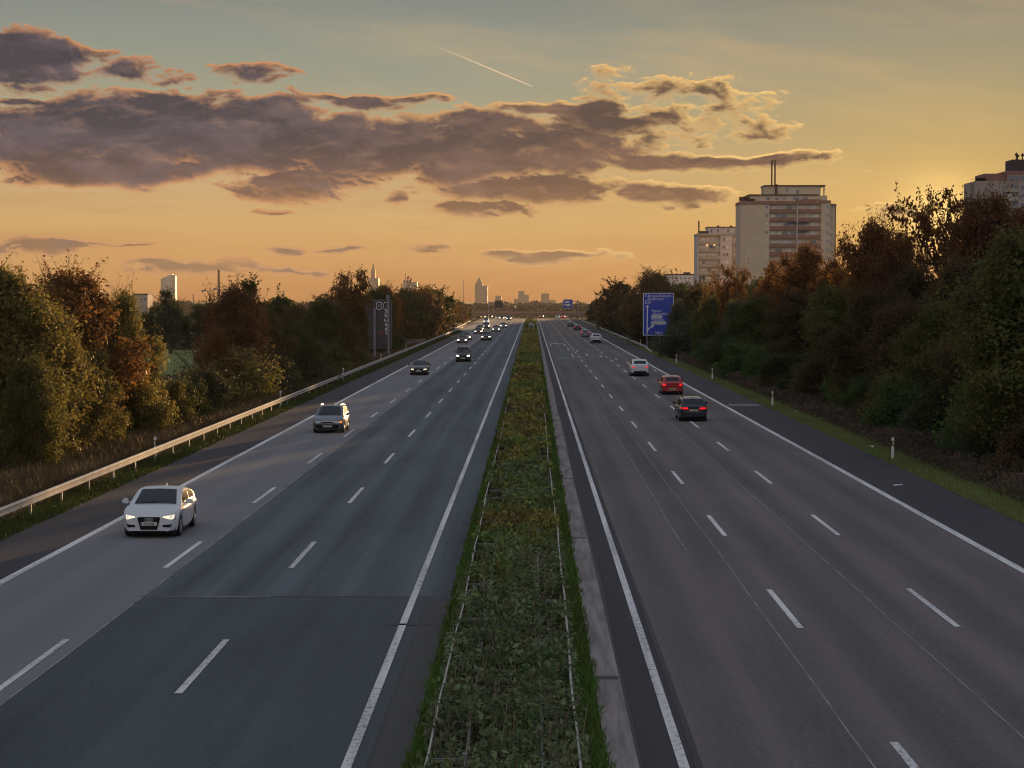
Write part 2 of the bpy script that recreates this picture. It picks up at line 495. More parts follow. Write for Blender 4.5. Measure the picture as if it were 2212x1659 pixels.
A_DARK = asphalt('dark asphalt', (0.048, 0.062, 0.075, 1), (0.122, 0.148, 0.170, 1), 0.75, 0.6, (-4.86, 3.6))
A_OLD = asphalt('darker new asphalt', (0.036, 0.048, 0.059, 1), (0.084, 0.106, 0.124, 1), 0.5, 0.7)
A_LANE = asphalt('pale concrete asphalt', (0.140, 0.146, 0.162, 1), (0.212, 0.218, 0.238, 1), 0.25, 0.3, (-12.2, 3.7))
A_RIGHT = asphalt('worn brownish asphalt', (0.074, 0.066, 0.069, 1), (0.172, 0.153, 0.156, 1), 0.45, 0.6, (4.3, 3.65))
A_SHOULDER = asphalt('shoulder asphalt', (0.029, 0.028, 0.037, 1), (0.058, 0.054, 0.065, 1), 0.2, 0.6)
CONC = M('gutter concrete', (0.23, 0.21, 0.21, 1), 0.85, var=0.35, scale=1.5, stretch=(2.5, .2, 1))
PAINT0 = M('road paint', (0.70, 0.72, 0.74, 1), 0.65, var=0.28, scale=2.2, stretch=(6, .5, 1))
def worn_paint():
    m = bpy.data.materials.new('worn road paint'); m.use_nodes = True
    T = NT(m.node_tree); b = T.n['Principled BSDF']
    p = T.node('ShaderNodeTexCoord').outputs['Object']
    x, y, z = T.sep(p)
    a = T.noise(p, 7.0, 6.0, 0.75).outputs[0]
    c = T.noise(T.xyz(T.m('MULTIPLY', x, 3.0), T.m('MULTIPLY', y, 0.12), 2.0), 1.0, 4.0, 0.6).outputs[0]
    col = T.mix(T.smooth(c, 0.3, 0.7), (0.50, 0.52, 0.55, 1), (0.76, 0.78, 0.80, 1))
    T.l.new(T.mix(T.smooth(T.m('ADD', a, T.m('MULTIPLY', c, 0.25)), 0.50, 0.60), (0.20, 0.20, 0.21, 1), col), b.inputs['Base Color'])
    b.inputs['Roughness'].default_value = 0.7
    return m
PAINT = worn_paint()
SEAM = M('joint pale', (0.26, 0.25, 0.24, 1), 0.8, var=0.5, scale=0.7)
TAR = M('joint tar', (0.018, 0.018, 0.020, 1), 0.6)

def wob(x, a, s):
    r = random.Random(s); ph = [r.uniform(0, 6.28) for _ in range(3)]
    return lambda y: x + a * (math.sin(y * 0.11 + ph[0]) + 0.6 * math.sin(y * 0.37 + ph[1]) + 0.4 * math.sin(y * 0.9 + ph[2]))

def build_road():
    yE = 1240
    # left carriageway (towards the viewer)
    strip('shoulder', lambda y: -16.65 - 3.0 * sm(440, 520, y), -14.0, 20, yE, 0.000, A_SHOULDER)
    strip('road', -14.0, -9.8, 20, yE, 0.004, A_LANE)
    strip('road', -9.8, -2.05, 50.7, yE, 0.004, A_DARK)
    strip('road', -9.8, -2.35, 20, 50.7, 0.004, A_OLD)
    strip('road', lambda y: -17.2 * sm(455, 500, y) - 14.0 * (1 - sm(455, 500, y)), -14.0, 455, yE, 0.004, A_LANE)
    strip('gutter', -2.62, -2.0, 20, 50.7, 0.008, asphalt('gutter asphalt', (0.052, 0.053, 0.056, 1), (0.092, 0.092, 0.095, 1)))
    # right carriageway (away from the viewer)
    strip('gutter', 1.22, 1.76, 20, 700, 0.030, CONC)
    strip('road', 1.76, 2.68, 20, yE, 0.004, A_SHOULDER)
    strip('road', 2.68, 13.75, 20, yE, 0.006, A_RIGHT)
    strip('shoulder', 13.75, 16.45, 20, yE, 0.000, A_SHOULDER)
    strip('road', 13.95, 16.2, 142.3, 145.2, 0.008, A_LANE)
    strip('road', 3.2, 5.4, 250, 296, 0.010, asphalt('patch asphalt', (0.085, 0.098, 0.100, 1), (0.13, 0.14, 0.14, 1)))
    # joints
    for x, y0, y1, s in ((5.52, 24, 420, 1), (8.42, 24, 300, 2), (4.62, 60, 130, 5)):
        strip('road_joint', wob(x - 0.012, 0.018, s), wob(x + 0.016, 0.018, s), y0, y1, 0.011, SEAM)
    strip('road_joint', wob(-9.835, 0.012, 3), wob(-9.785, 0.012, 3), 20, 640, 0.012, SEAM)
    strip('road_joint', -9.8, -2.6, 50.62, 50.74, 0.010, TAR)
    strip('road_joint', -10.2, -6.6, 50.60, 50.68, 0.012, SEAM)
    strip('road_joint', wob(2.655, 0.03, 8), wob(2.73, 0.03, 9), 20, 500, 0.010, TAR)
    strip('road_joint', wob(1.735, 0.02, 8), wob(1.80, 0.03, 7), 20, 500, 0.032, TAR)
    strip('road_joint', -2.66, -2.60, 20, 50.6, 0.012, TAR)
    strip('road_joint', -3.3, -2.0, 46.2, 46.42, 0.014, TAR)
    for y in (39.5, 63.0, 84, 130):
        strip('road_joint', 1.24, 1.72, y, y + 0.35, 0.034, TAR)
    for y, x0, x1 in ((178.0, 2.7, 13.4), (248.0, 2.7, 13.4), (146.0, -13.9, -9.9), (205.0, -13.9, -9.9)):
        strip('road_joint', x0, x1, y, y + .09 + y * .0006, 0.0125, TAR)
    # solid lines
    strip('edge_line', -3.06, -2.89, 20, yE, 0.014, PAINT)
    strip('edge_line', 2.36, 2.53, 20, yE, 0.014, PAINT)
    strip('edge_line', -14.20, -13.95, 20, 462, 0.014, PAINT)
    strip('edge_line', -14.2, -13.98, 520, yE, 0.014, PAINT)
    strip('edge_line', lambda y: -14.15 - 3.0 * sm(462, 476, y) + 0, lambda y: -13.9 - 3.0 * sm(462, 476, y), 462, 476, 0.015, PAINT)
    strip('edge_line', -17.15, -16.95, 476, 640, 0.014, PAINT)
    strip('edge_line', 13.45, 13.70, 20, yE, 0.014, PAINT)
    # dashes 6 m long, every 18 m
    for x, w, y0 in ((-10.25, 0.15, 38.1), (-6.73, 0.15, 38.1), (6.13, 0.15, 27.9), (9.76, 0.15, 28.1)):
        q = MB(); y = y0
        while y < 1000:
            z0, z1 = road_z(y) + 0.014, road_z(y + 6.1) + 0.014
            q.quad((x - w / 2, y, z0), (x + w / 2, y, z0), (x + w / 2, y + 6.1, z1), (x - w / 2, y + 6.1, z1))
            y += 18.0
        q.build('lane_line', PAINT)['kind'] = 'structure'
    # older short lines and a box outline on the right carriageway
    q = MB()
    for x, y, l in ((11.2, 205, 5), (12.6, 190, 6), (12.1, 222, 4), (11.4, 236, 6), (13.0, 211, 5), (10.6, 250, 8), (9.1, 262, 10), (7.4, 268, 12),
                    (5.45, 262, 16), (5.45, 300, 10), (6.6, 290, 8), (3.1, 328, 8), (5.4, 325, 16)):
        q.quad((x - .09, y, .0145), (x + .09, y, .0145), (x + .09, y + l, .0145), (x - .09, y + l, .0145))
    q.quad((3.2, 258, .0145), (5.3, 258, .0145), (5.3, 259, .0145), (3.2, 259, .0145))
    q.quad((3.2, 343, .0145), (5.2, 343, .0145), (5.2, 345, .0145), (3.2, 345, .0145))
    q.quad((14.6, 81.2, .0145), (15.0, 81.5, .0145), (14.98, 81.9, .0145), (14.6, 81.7, .0145))
    q.build('road_marking', PAINT)['kind'] = 'structure'

build_ground()
build_road()

# ------------------------------------------------------------------ foliage
def leaf_material(name, base=None, trans=0.35, rough=0.55, use_obj=True):
    """leaf colour = object's own colour (or base) varied leaf by leaf and clump by clump"""
    m = bpy.data.materials.new(name); m.use_nodes = True
    T = NT(m.node_tree)
    b = T.n['Principled BSDF']; out = T.n['Material Output']
    if use_obj:
        c0 = T.node('ShaderNodeObjectInfo').outputs['Color']
    else:
        a = T.node('ShaderNodeAttribute'); a.attribute_name = 'tone'
        c0 = a.outputs['Color']
    geo = T.node('ShaderNodeNewGeometry')
    rnd = geo.outputs['Random Per Island']
    p = T.node('ShaderNodeTexCoord').outputs['Object']
    nz = T.noise(p, 0.55, 3.0, 0.6).outputs[0]
    hs = T.node('ShaderNodeHueSaturation')
    T.put(hs.inputs['Hue'], T.m('ADD', 0.47, T.m('ADD', T.m('MULTIPLY', rnd, 0.045), T.m('MULTIPLY', T.m('SUBTRACT', nz, 0.4), 0.07))))
    T.put(hs.inputs['Value'], T.m('ADD', 0.55, T.m('ADD', T.m('MULTIPLY', rnd, 0.55), T.m('MULTIPLY', nz, 0.65))))
    T.l.new(c0, hs.inputs['Color'])
    T.l.new(hs.outputs[0], b.inputs['Base Color'])
    b.inputs['Roughness'].default_value = rough
    b.inputs['Specular IOR Level'].default_value = 0.06
    tr = T.node('ShaderNodeBsdfTranslucent')
    T.l.new(T.mix(0.35, hs.outputs[0], (0.16, 0.12, 0.02, 1), 'ADD'), tr.inputs[0])
    mx = T.node('ShaderNodeMixShader'); mx.inputs[0].default_value = trans
    T.l.new(b.outputs[0], mx.inputs[1]); T.l.new(tr.outputs[0], mx.inputs[2])
    T.l.new(mx.outputs[0], out.inputs[0])
    return m

LEAF = leaf_material('tree leaves', trans=0.48)
LEAF_T = leaf_material('ground leaves', use_obj=False, trans=0.25)
BARK = M('bark', (0.055, 0.042, 0.032, 1), 0.9, var=0.3, scale=6.0)

def leaves(pts, size, rng, up=0.35, aspect=0.6, outward=None):
    """one folded leaf (two triangles sharing the midrib) per point -> verts, quads"""
    n = len(pts)
    nrm = rng.normal(size=(n, 3)); nrm[:, 2] += up * 2
    if outward is not None: nrm += outward * 0.9
    nrm /= np.linalg.norm(nrm, axis=1)[:, None]
    t = rng.normal(size=(n, 3)); t -= (t * nrm).sum(1)[:, None] * nrm
    t /= np.linalg.norm(t, axis=1)[:, None]
    b = np.cross(nrm, t)
    s = np.asarray(size)[:, None] * np.ones((n, 1))
    fold = s * 0.16 * rng.uniform(-1, 1, (n, 1))
    v = np.stack([pts - t * s, pts + b * s * aspect + nrm * fold, pts + t * s, pts - b * s * aspect + nrm * fold], 1).reshape(-1, 3)
    f = np.arange(4 * n).reshape(n, 4)
    return v, f

def crown_profile(kind, t):
    if kind == 'round':  return np.sqrt(np.clip(1 - (2 * (t - 0.45) / 1.1) ** 2, 0.03, 1))
    if kind == 'bush':   return np.clip(1.0 - 0.55 * t ** 2.2, 0.2, 1) * (0.85 + 0.15 * np.sin(t * 3.1))
    if kind == 'column': return np.clip(1.0 - 0.75 * (t - 0.3) ** 2 * 2 - 0.25 * t, 0.15, 1)
    return np.clip(0.45 + 0.75 * t - 0.35 * t ** 4, 0.2, 1)       # spreading

def make_tree_mesh(seed, H, Rr, kind, z0, nlobe, lobe_r, nleaf, leaf, sprig=40, open_=0.0):
    """trunk mesh with limbs, crown mesh of leaves on lumpy lobes"""
    rng = np.random.default_rng(seed)
    tr = MB()
    pts, outw, sizes = [], [], []
    # trunk
    top = H * 0.72
    bend = rng.normal(size=2) * 0.25
    def axis(z):
        k = z / H
        return np.array([bend[0] * k * 2 + 0.12 * math.sin(z * 1.3 + seed), bend[1] * k * 2 + 0.12 * math.cos(z * 1.1 + seed), z])
    rad0 = 0.022 * H + 0.04
    zs = np.linspace(-0.4, top, 7)
    for a, b in zip(zs[:-1], zs[1:]):
        tr.tube(axis(a), axis(b), rad0 * (1 - 0.85 * max(a, 0) / H), rad0 * (1 - 0.85 * b / H), 7, caps=False)
    lobes = []
    for i in range(nlobe):
        t = (i + 0.5) / nlobe
        t = t ** 0.85
        az = i * 2.399 + rng.uniform(-0.4, 0.4)
        prof = float(crown_profile(kind, np.array([t]))[0])
        lr = rng.uniform(lobe_r[0] * 0.75, lobe_r[1] * 1.05) * (0.75 + 0.35 * prof)
        rr = max(0.0, Rr * prof * (1 + 0.22 * math.sin(2 * az + seed) + 0.15 * math.sin(3 * az + 2 * seed)) - lr * 0.7) * rng.uniform(0.40, 1.30)
        c = axis(z0 + t * (H - z0 - lr * 0.8)) + np.array([math.cos(az) * rr, math.sin(az) * rr, 0])
        lobes.append((c, lr))
        s = axis(max(0.3, c[2] - rr * 0.8 - 0.5 * lr) * 0.9)
        mid = (s + c) / 2 + rng.normal(size=3) * 0.15
        r = rad0 * 0.38
        tr.tube(s, mid, r, r * 0.6, 5, caps=False); tr.tube(mid, c, r * 0.6, r * 0.25, 5, caps=False)
        for j in range(3):
            d = rng.normal(size=3); d[2] = abs(d[2]) * 0.7; d /= np.linalg.norm(d)
            tr.tube(c, c + d * lr * 0.95, r * 0.28, 0.008, 4, caps=False)
    wts = np.array([l[1] ** 2 for l in lobes]); wts /= wts.sum()
    for (c, lr), w in zip(lobes, wts):
        n = max(8, int(nleaf * w))
        nc = max(5, int(n / 26))
        # clumps on the lobe's shell, leaves round each clump
        d = rng.normal(size=(nc, 3)); d[:, 2] = d[:, 2] * 0.9 + 0.25
        d /= np.linalg.norm(d, axis=1)[:, None]
        cl = c + d * (lr * rng.uniform(0.55, 1.12, (nc, 1))) * np.array([1, 1, 0.85])
        idx = rng.integers(0, nc, n)
        p = cl[idx] + rng.normal(size=(n, 3)) * (0.17 + 0.10 * lr) * np.array([1, 1, 0.75])
        pts.append(p); outw.append(d[idx])
        sizes.append(leaf * rng.uniform(0.45, 1.5, n))
    # sprigs that stand out of the outline
    for i in range(sprig):
        c, lr = lobes[rng.integers(len(lobes) // 3, len(lobes))]
        d = rng.normal(size=3); d[2] = abs(d[2]) + 0.5; d /= np.linalg.norm(d)
        L = rng.uniform(0.5, 1.5) * (0.6 + lr * 0.5)
        a = c + d * lr * 0.8
        tr.tube(c, a + d * L, 0.020, 0.006, 4, caps=False)
        n = 14
        k = rng.uniform(0.1, 1.05, (n, 1))
        pts.append(a + d * L * k + rng.normal(size=(n, 3)) * 0.10); outw.append(np.tile(d, (n, 1)))
        sizes.append(leaf * rng.uniform(0.5, 0.95, n))
    P = np.concatenate(pts); O = np.concatenate(outw); Z = np.concatenate(sizes)
    keep = P[:, 2] > 0.05
    P, O, Z = P[keep], O[keep], Z[keep]
    if open_:
        k = rng.random(len(P)) > open_
        P, O, Z = P[k], O[k], Z[k]
    v, f = leaves(P, Z, rng, outward=O)
    return tr.mesh('trunk', BARK), np_mesh('crown', v, f, LEAF)

TM = {}
def tree_lib():
    for i in range(3):
        TM['bushy', i] = make_tree_mesh(10 + i, 9, 3.3, 'bush', 0.6, 26, (0.85, 1.5), 30000, 0.098, 100)
        TM['autumn', i] = make_tree_mesh(20 + i, 9, 3.4, 'round', 2.2, 24, (0.85, 1.45), 28000, 0.105, 110)
        TM['shrub', i] = make_tree_mesh(30 + i, 3, 1.9, 'bush', 0.2, 12, (0.55, 0.85), 9000, 0.08, 60)
        TM['far', i] = make_tree_mesh(40 + i, 9, 3.6, 'round', 1.2, 20, (1.0, 1.7), 3600, 0.27, 40)
        TM['farbush', i] = make_tree_mesh(60 + i, 9, 3.6, 'bush', 0.4, 20, (1.1, 1.7), 3600, 0.27, 40)
    for i in range(2):
        TM['airy', i] = make_tree_mesh(50 + i, 10, 3.9, 'spread', 3.0, 30, (0.6, 1.0), 4600, 0.15, 120)
        TM['slim', i] = make_tree_mesh(70 + i, 9, 1.5, 'column', 1.8, 16, (0.5, 0.8), 3000, 0.14, 60)
tree_lib()
BASE_H = {'bushy': 9, 'autumn': 9, 'shrub': 3, 'far': 9, 'farbush': 9, 'airy': 10, 'slim': 9}
NAMES = {'bushy': 'bushy_tree', 'autumn': 'autumn_tree', 'shrub': 'shrub', 'far': 'roadside_tree', 'farbush': 'roadside_tree', 'airy': 'airy_tree', 'slim': 'slender_tree'}
TONES = {  # leaf colours and the word for them
    'dark green': (0.030, 0.046, 0.018), 'olive green': (0.058, 0.060, 0.020), 'golden olive': (0.120, 0.104, 0.034), 'rust brown': (0.125, 0.056, 0.022),
    'dull brown': (0.068, 0.046, 0.024), 'bright green': (0.042, 0.082, 0.024), 'grey green': (0.046, 0.056, 0.034), 'reddish brown': (0.105, 0.044, 0.022)}
trng = random.Random(5)

def tree(kind, x, y, h, tone, label, w=1.0, group=None, rz=None, z=None):
    v = trng.randrange(len([k for k in TM if k[0] == kind]))
    tm, cm = TM[kind, v]
    z = ground_z(x, y) - 0.1 if z is None else z
    o = empty(NAMES[kind], (x, y, z), trng.uniform(0, 6.28) if rz is None else rz)
    s = h / (BASE_H[kind] * 1.04)
    o.scale = (s * w, s * w, s)
    t = link('trunk', tm, o)
    c = link('crown', cm, o)
    k = trng.uniform(0.85, 1.2)
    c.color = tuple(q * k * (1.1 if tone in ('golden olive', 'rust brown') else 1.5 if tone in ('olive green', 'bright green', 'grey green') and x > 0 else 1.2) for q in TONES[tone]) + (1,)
    tag(o, label, 'shrub' if kind == 'shrub' else 'tree', group)
    return o

def height_for(ytop, y):
    """height above the road of something whose top shows at picture row ytop"""
    return EYE + (VPY - ytop) * y / FPX

def at(px, py, y):
    return ((px - VPX) * y / FPX, y, EYE + (VPY - py) * y / FPX)

def plant(kind, px, ytop, y, tone, label, w=1.0, group=None):
    x = (px - VPX) * y / FPX
    h0 = height_for(ytop, y)
    rad = {'shrub': 0.68, 'slim': 0.2}.get(kind, 0.40) * h0 * w
    if x < 0: x = min(x, -18.3 - rad)
    elif px not in (1463, 1470) and y < 300: x = max(x, 18.9 + rad * 0.8)
    z = ground_z(x, y)
    return tree(kind, x, y, h0 - z, tone, label, w, group)

# --- left wood, from the near end: (kind, picture column, picture row of its top, distance, tone, width, words)
LEFT = [
    ('bushy', 25, 548, 97, 'golden olive', 0.95, 'tall golden olive tree with high top twigs at the left end of the wood'),
    ('autumn', 185, 566, 112, 'rust brown', 1.05, 'rust brown round-topped tree beside the tall golden one at the left'),
    ('bushy', 105, 640, 100, 'golden olive', 0.85, 'golden lit bushy tree low in front of the rust brown round-topped tree'),
    ('bushy', 255, 612, 116, 'golden olive', 0.68, 'golden brown bushy tree right of the rust brown round-topped tree'),
    ('bushy', -60, 560, 104, 'olive green', 1.1, 'olive green tree cut by the left picture edge'),
    ('bushy', 60, 760, 93, 'olive green', 0.9, 'broad olive bush tree nearest the guardrail at the left edge'),
    ('bushy', 205, 745, 106, 'golden olive', 0.7, 'golden bush tree in front of the left wood, over the dry grass'),
    ('shrub', 285, 765, 118, 'golden olive', 0.62, 'gold tinted shrub left of the gap with the green field'),
    ('shrub', 352, 812, 124, 'olive green', 0.9, 'low olive shrub under the gap with the green field'),
    ('shrub', 448, 790, 138, 'grey green', 1.0, 'grey green shrub right below the green field'),
    ('shrub', 398, 826, 132, 'dark green', 0.9, 'small dark shrub in the gap below the green field'),
    ('bushy', 375, 640, 330, 'dark green', 1.3, 'dark green tree behind the green field, below the glass tower'),
    ('bushy', 430, 652, 345, 'dark green', 1.2, 'dark green tree behind the green field, below the brick chimney'),
    ('bushy', 330, 655, 335, 'olive green', 1.3, 'olive tree behind the green field, below the low white building'),
    ('slim', 366, 618, 300, 'grey green', 1.2, 'pointed pale tree standing in front of the glass tower'),
    ('autumn', 524, 604, 158, 'reddish brown', 0.85, 'reddish brown tree right of the brick chimney, with loose top twigs'),
    ('slim', 548, 588, 165, 'olive green', 0.8, 'slim tree with bare tip rising behind the reddish brown tree'),
    ('bushy', 478, 700, 150, 'rust brown', 0.7, 'low rust brown tree at the foot of the brick chimney'),
    ('bushy', 560, 655, 168, 'dull brown', 0.95, 'dull brown tree just right of the reddish brown tree'),
    ('shrub', 520, 745, 150, 'golden olive', 1.3, 'yellowish shrub in front of the reddish brown tree'),
    ('bushy', 620, 690, 176, 'dark green', 0.95, 'dark green bush tree left of the big grey shrub by the guardrail'),
    ('shrub', 600, 770, 160, 'grey green', 1.3, 'grey green shrub behind the guardrail, near the second white marker post'),
    ('shrub', 660, 745, 178, 'grey green', 1.4, 'big grey green shrub halfway to the back-facing sign'),
    ('autumn', 640, 655, 300, 'dull brown', 1.2, 'brown tree far behind the big grey shrub'),
    ('autumn', 590, 648, 380, 'rust brown', 1.3, 'rust brown tree on the far skyline left of the spired tower'),
    ('bushy', 700, 640, 215, 'dark green', 1.0, 'dark green tree left of the tallest tree near the back-facing sign'),
    ('airy', 758, 574, 240, 'rust brown', 0.6, 'tallest loose-crowned tree of the left wood, left of the spired tower'),
    ('bushy', 735, 650, 222, 'dull brown', 0.75, 'brown bushy tree under the tallest loose-crowned tree'),
    ('bushy', 772, 640, 240, 'dull brown', 0.62, 'brown tree just left of the back-facing sign'),
    ('shrub', 740, 740, 205, 'olive green', 1.5, 'olive shrub behind the guardrail before the back-facing sign'),
    ('shrub', 775, 742, 228, 'olive green', 1.1, 'olive shrub just left of the posts of the back-facing sign'),
    ('autumn', 836, 610, 300, 'rust brown', 0.8, 'rust tinted tree right below the spired tower, behind the back-facing sign'),
    ('bushy', 870, 618, 290, 'dark green', 1.1, 'dark green tree right of the back-facing sign'),
    ('shrub', 872, 735, 290, 'bright green', 1.3, 'bright green shrub just right of the sign posts'),
]
for k, px, yt, d, tone, w, lab in LEFT:
    plant(k, px, yt, d, tone, lab, w)
lskies = [(300, 640), (330, 622), (360, 615), (400, 628), (450, 610), (480, 632), (520, 618), (560, 630), (610, 640), (660, 648), (710, 650)]
GL = 'trees of the left wood beyond the back-facing sign'
n = 0
y = 305.0
while y < 800:
    n += 1
    x = -22.5 + trng.uniform(-1.6, 1.6) - (4.5 if y > 480 else 0)
    yt = np.interp(y, [300, 360, 420, 480, 560, 640, 800], [628, 610, 612, 612, 628, 634, 648]) + trng.uniform(2, 26)
    tone = trng.choice(['dark green', 'olive green', 'dull brown', 'rust brown', 'dull brown', 'reddish brown'])
    tree('far' if trng.random() < 0.5 else 'farbush', x, y, height_for(yt, y) + 0.6, tone,
         f'{tone} tree in the left roadside row, {ord_(n)} beyond the back-facing sign', 1.0, GL)
    y += 7.5 + y * 0.006
n = 0
y = 130.0
while y < 760:
    n += 1
    x = -33 - trng.uniform(0, 16) - y * 0.02
    px = VPX + x * FPX / y
    if not (290 < px < 470 and y < 330):
        tone = trng.choice(['dark green', 'dull brown', 'rust brown', 'olive green'])
        yt = 632 + trng.uniform(-6, 26)
        tree('farbush', x, y, height_for(yt, y) + 0.5, tone, f'{tone} tree deep in the left wood, {ord_(n)} of its back row', 1.1, 'back row of the left wood')
    y += 15 + y * 0.02

# --- right embankment
RIGHT = [
    ('bushy', 2225, 470, 92, 'olive green', 1.05, 'olive tree cut by the right picture edge, tall over the verge'),
    ('autumn', 2150, 405, 135, 'reddish brown', 0.68, 'tall dark red tree in front of the tower at the right edge'),
    ('autumn', 2215, 440, 150, 'reddish brown', 0.75, 'dark red tree below the balconies of the right-edge tower'),
    ('airy', 2040, 398, 150, 'rust brown', 0.66, 'tall loose-crowned tree with the sun glowing through it'),
    ('autumn', 1868, 462, 172, 'rust brown', 0.68, 'round dark rust tree between the tower and the sun-lit airy tree'),
    ('autumn', 1935, 492, 165, 'reddish brown', 0.5, 'reddish tree right beside the round dark rust tree'),
    ('bushy', 2095, 545, 128, 'dull brown', 0.9, 'brown tree under the tall airy tree against the glow'),
    ('bushy', 1985, 568, 140, 'dull brown', 1.0, 'dull brown tree just below the sun glow'),
    ('bushy', 2200, 590, 100, 'golden olive', 0.9, 'yellow green bushy tree near the right edge, half as tall as those behind'),
    ('bushy', 2120, 620, 108, 'dull brown', 1.0, 'brown bush tree left of the yellow green one at the right edge'),
    ('bushy', 2040, 640, 118, 'olive green', 1.0, 'olive bush tree on the bank right of the last marker post'),
    ('bushy', 1950, 640, 128, 'dull brown', 1.0, 'brown olive bush tree on the bank under the sun glow'),
    ('bushy', 1870, 615, 140, 'dull brown', 1.0, 'brown bush tree below the round dark rust tree'),
    ('bushy', 1800, 610, 155, 'olive green', 1.0, 'olive bush tree below the right corner of the main tower'),
    ('autumn', 1738, 522, 205, 'rust brown', 0.75, 'orange rust tree in front of the balconies of the main tower'),
    ('autumn', 1795, 552, 195, 'reddish brown', 0.6, 'reddish tree at the right lower corner of the main tower'),
    ('bushy', 1660, 575, 215, 'rust brown', 0.65, 'rust tree in front of the blank wall of the main tower'),
    ('bushy', 1720, 615, 180, 'dull brown', 1.0, 'dull brown tree under the orange rust tree'),
    ('bushy', 1640, 630, 200, 'olive green', 1.0, 'olive tree below the blank wall of the main tower'),
    ('airy', 1573, 562, 235, 'rust brown', 0.5, 'small orange umbrella-shaped tree before the lower apartment block'),
    ('bushy', 1590, 640, 220, 'grey green', 1.0, 'grey green bushy tree below the small umbrella-shaped tree'),
    ('bushy', 1540, 632, 245, 'olive green', 0.95, 'olive tree right of the blue sign, below the lower block'),
    ('bushy', 1463, 640, 266, 'grey green', 0.62, 'grey green tree growing over the right side of the blue sign'),
    ('shrub', 1470, 682, 262, 'grey green', 0.9, 'leafy shrub covering the lower right corner of the blue sign'),
    ('shrub', 1830, 790, 143, 'bright green', 1.15, 'bright green shrub low on the right bank'),
    ('shrub', 1905, 800, 130, 'bright green', 1.1, 'green shrub right of the bright green one'),
    ('shrub', 1620, 735, 195, 'bright green', 1.2, 'green shrub low on the bank beyond the dark red hatchback'),
    ('shrub', 1560, 725, 225, 'dark green', 1.3, 'dark shrub on the bank right of the blue sign posts'),
    ('shrub', 1700, 760, 170, 'dark green', 1.3, 'dark green shrub on the bank beyond the third marker post'),
    ('shrub', 1770, 780, 155, 'olive green', 1.3, 'olive shrub left of the bright green one on the bank'),
    ('shrub', 1990, 800, 118, 'olive green', 1.4, 'olive shrub behind the nearest marker post'),
    ('shrub', 2080, 820, 107, 'dark green', 1.4, 'dark green shrub right of the nearest marker post'),
    ('shrub', 2170, 830, 98, 'bright green', 1.4, 'green shrub at the foot of the yellow green tree, right edge'),
    ('bushy', 1418, 578, 340, 'dull brown', 1.2, 'broad round tree on the skyline just above the blue sign'),
    ('farbush', 1455, 600, 345, 'olive green', 1.0, 'olive tree between the blue sign top and the low white building'),
    ('far', 1330, 603, 470, 'dull brown', 1.1, 'round brown tree on the skyline left of the blue sign'),
]
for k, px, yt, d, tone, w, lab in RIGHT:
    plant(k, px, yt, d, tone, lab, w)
n = 0
y = 80.0
while y < 250:                       # low shrubs along the foot of the bank
    n += 1
    tone = trng.choice(['dark green', 'olive green', 'grey green', 'dull brown', 'bright green'])
    tree('shrub', 21.3 + trng.uniform(-.4, 1.0), y, trng.uniform(2.0, 3.6), tone, f'{tone} low shrub at the foot of the right bank, {ord_(n)} from the near end', trng.uniform(.9, 1.2), 'low shrubs along the foot of the right bank')
    y += trng.uniform(4.5, 7.5) + y * 0.012
n = 0
y = 84.0
while y < 300:                       # second rank on top of the bank
    n += 1
    x = 33 + trng.uniform(-1.5, 4)
    px = VPX + x * FPX / y
    tone = trng.choice(['dull brown', 'reddish brown', 'olive green', 'dark green'])
    if px < 2500:
        yt = np.interp(px, [1400, 1570, 1650, 1800, 1870, 1990, 2060, 2212, 2500], [648, 640, 612, 596, 580, 596, 580, 520, 480]) + trng.uniform(0, 18)
        tree('bushy', x, y, height_for(yt, y) - 3, tone, f'{tone} tree on top of the right bank, {ord_(n)} in its rear rank', 1.1, 'rear rank of trees on the right bank')
    y += 8 + y * 0.012
n = 0
y = 170.0
while y < 400:                       # unseen rank added to keep the low sun from leaking onto the road
    n += 1
    tree('farbush', 40 + trng.uniform(-2, 3), y, height_for(598 + trng.uniform(0, 14), y) - 2, trng.choice(['dull brown', 'dark green']), f'unseen tree added behind the right bank to block sun, {ord_(n)} of its hidden rank', 1.1, 'unseen sun-blocking rank added behind the right bank')
    y += 8
n = 0
y = 314.0
GR = 'trees of the right row beyond the blue sign'
while y < 830:
    n += 1
    x = 21.5 + trng.uniform(-1.2, 2.5) + (2.5 if y > 520 else 0)
    yt = np.interp(y, [290, 340, 400, 470, 560, 660, 830], [645, 640, 634, 628, 632, 638, 655]) + trng.uniform(-2, 18)
    tone = trng.choice(['dull brown', 'dark green', 'olive green', 'rust brown', 'dull brown'])
    tree('far' if trng.random() < 0.4 else 'farbush', x, y, height_for(yt, y) + 0.3, tone,
         f'{tone} tree in the right roadside row, {ord_(n)} beyond the blue sign', 1.0, GR)
    if n % 2 == 0:
        tree('farbush', x + 8, y + 5, height_for(yt - 2, y) + 0.6, trng.choice(['dull brown', 'dark green']), f'tree behind the right roadside row, {ord_(n // 2)} of that rank beyond the blue sign', 1.1, 'rear rank beyond the blue sign')
    y += 7.5 + y * 0.006

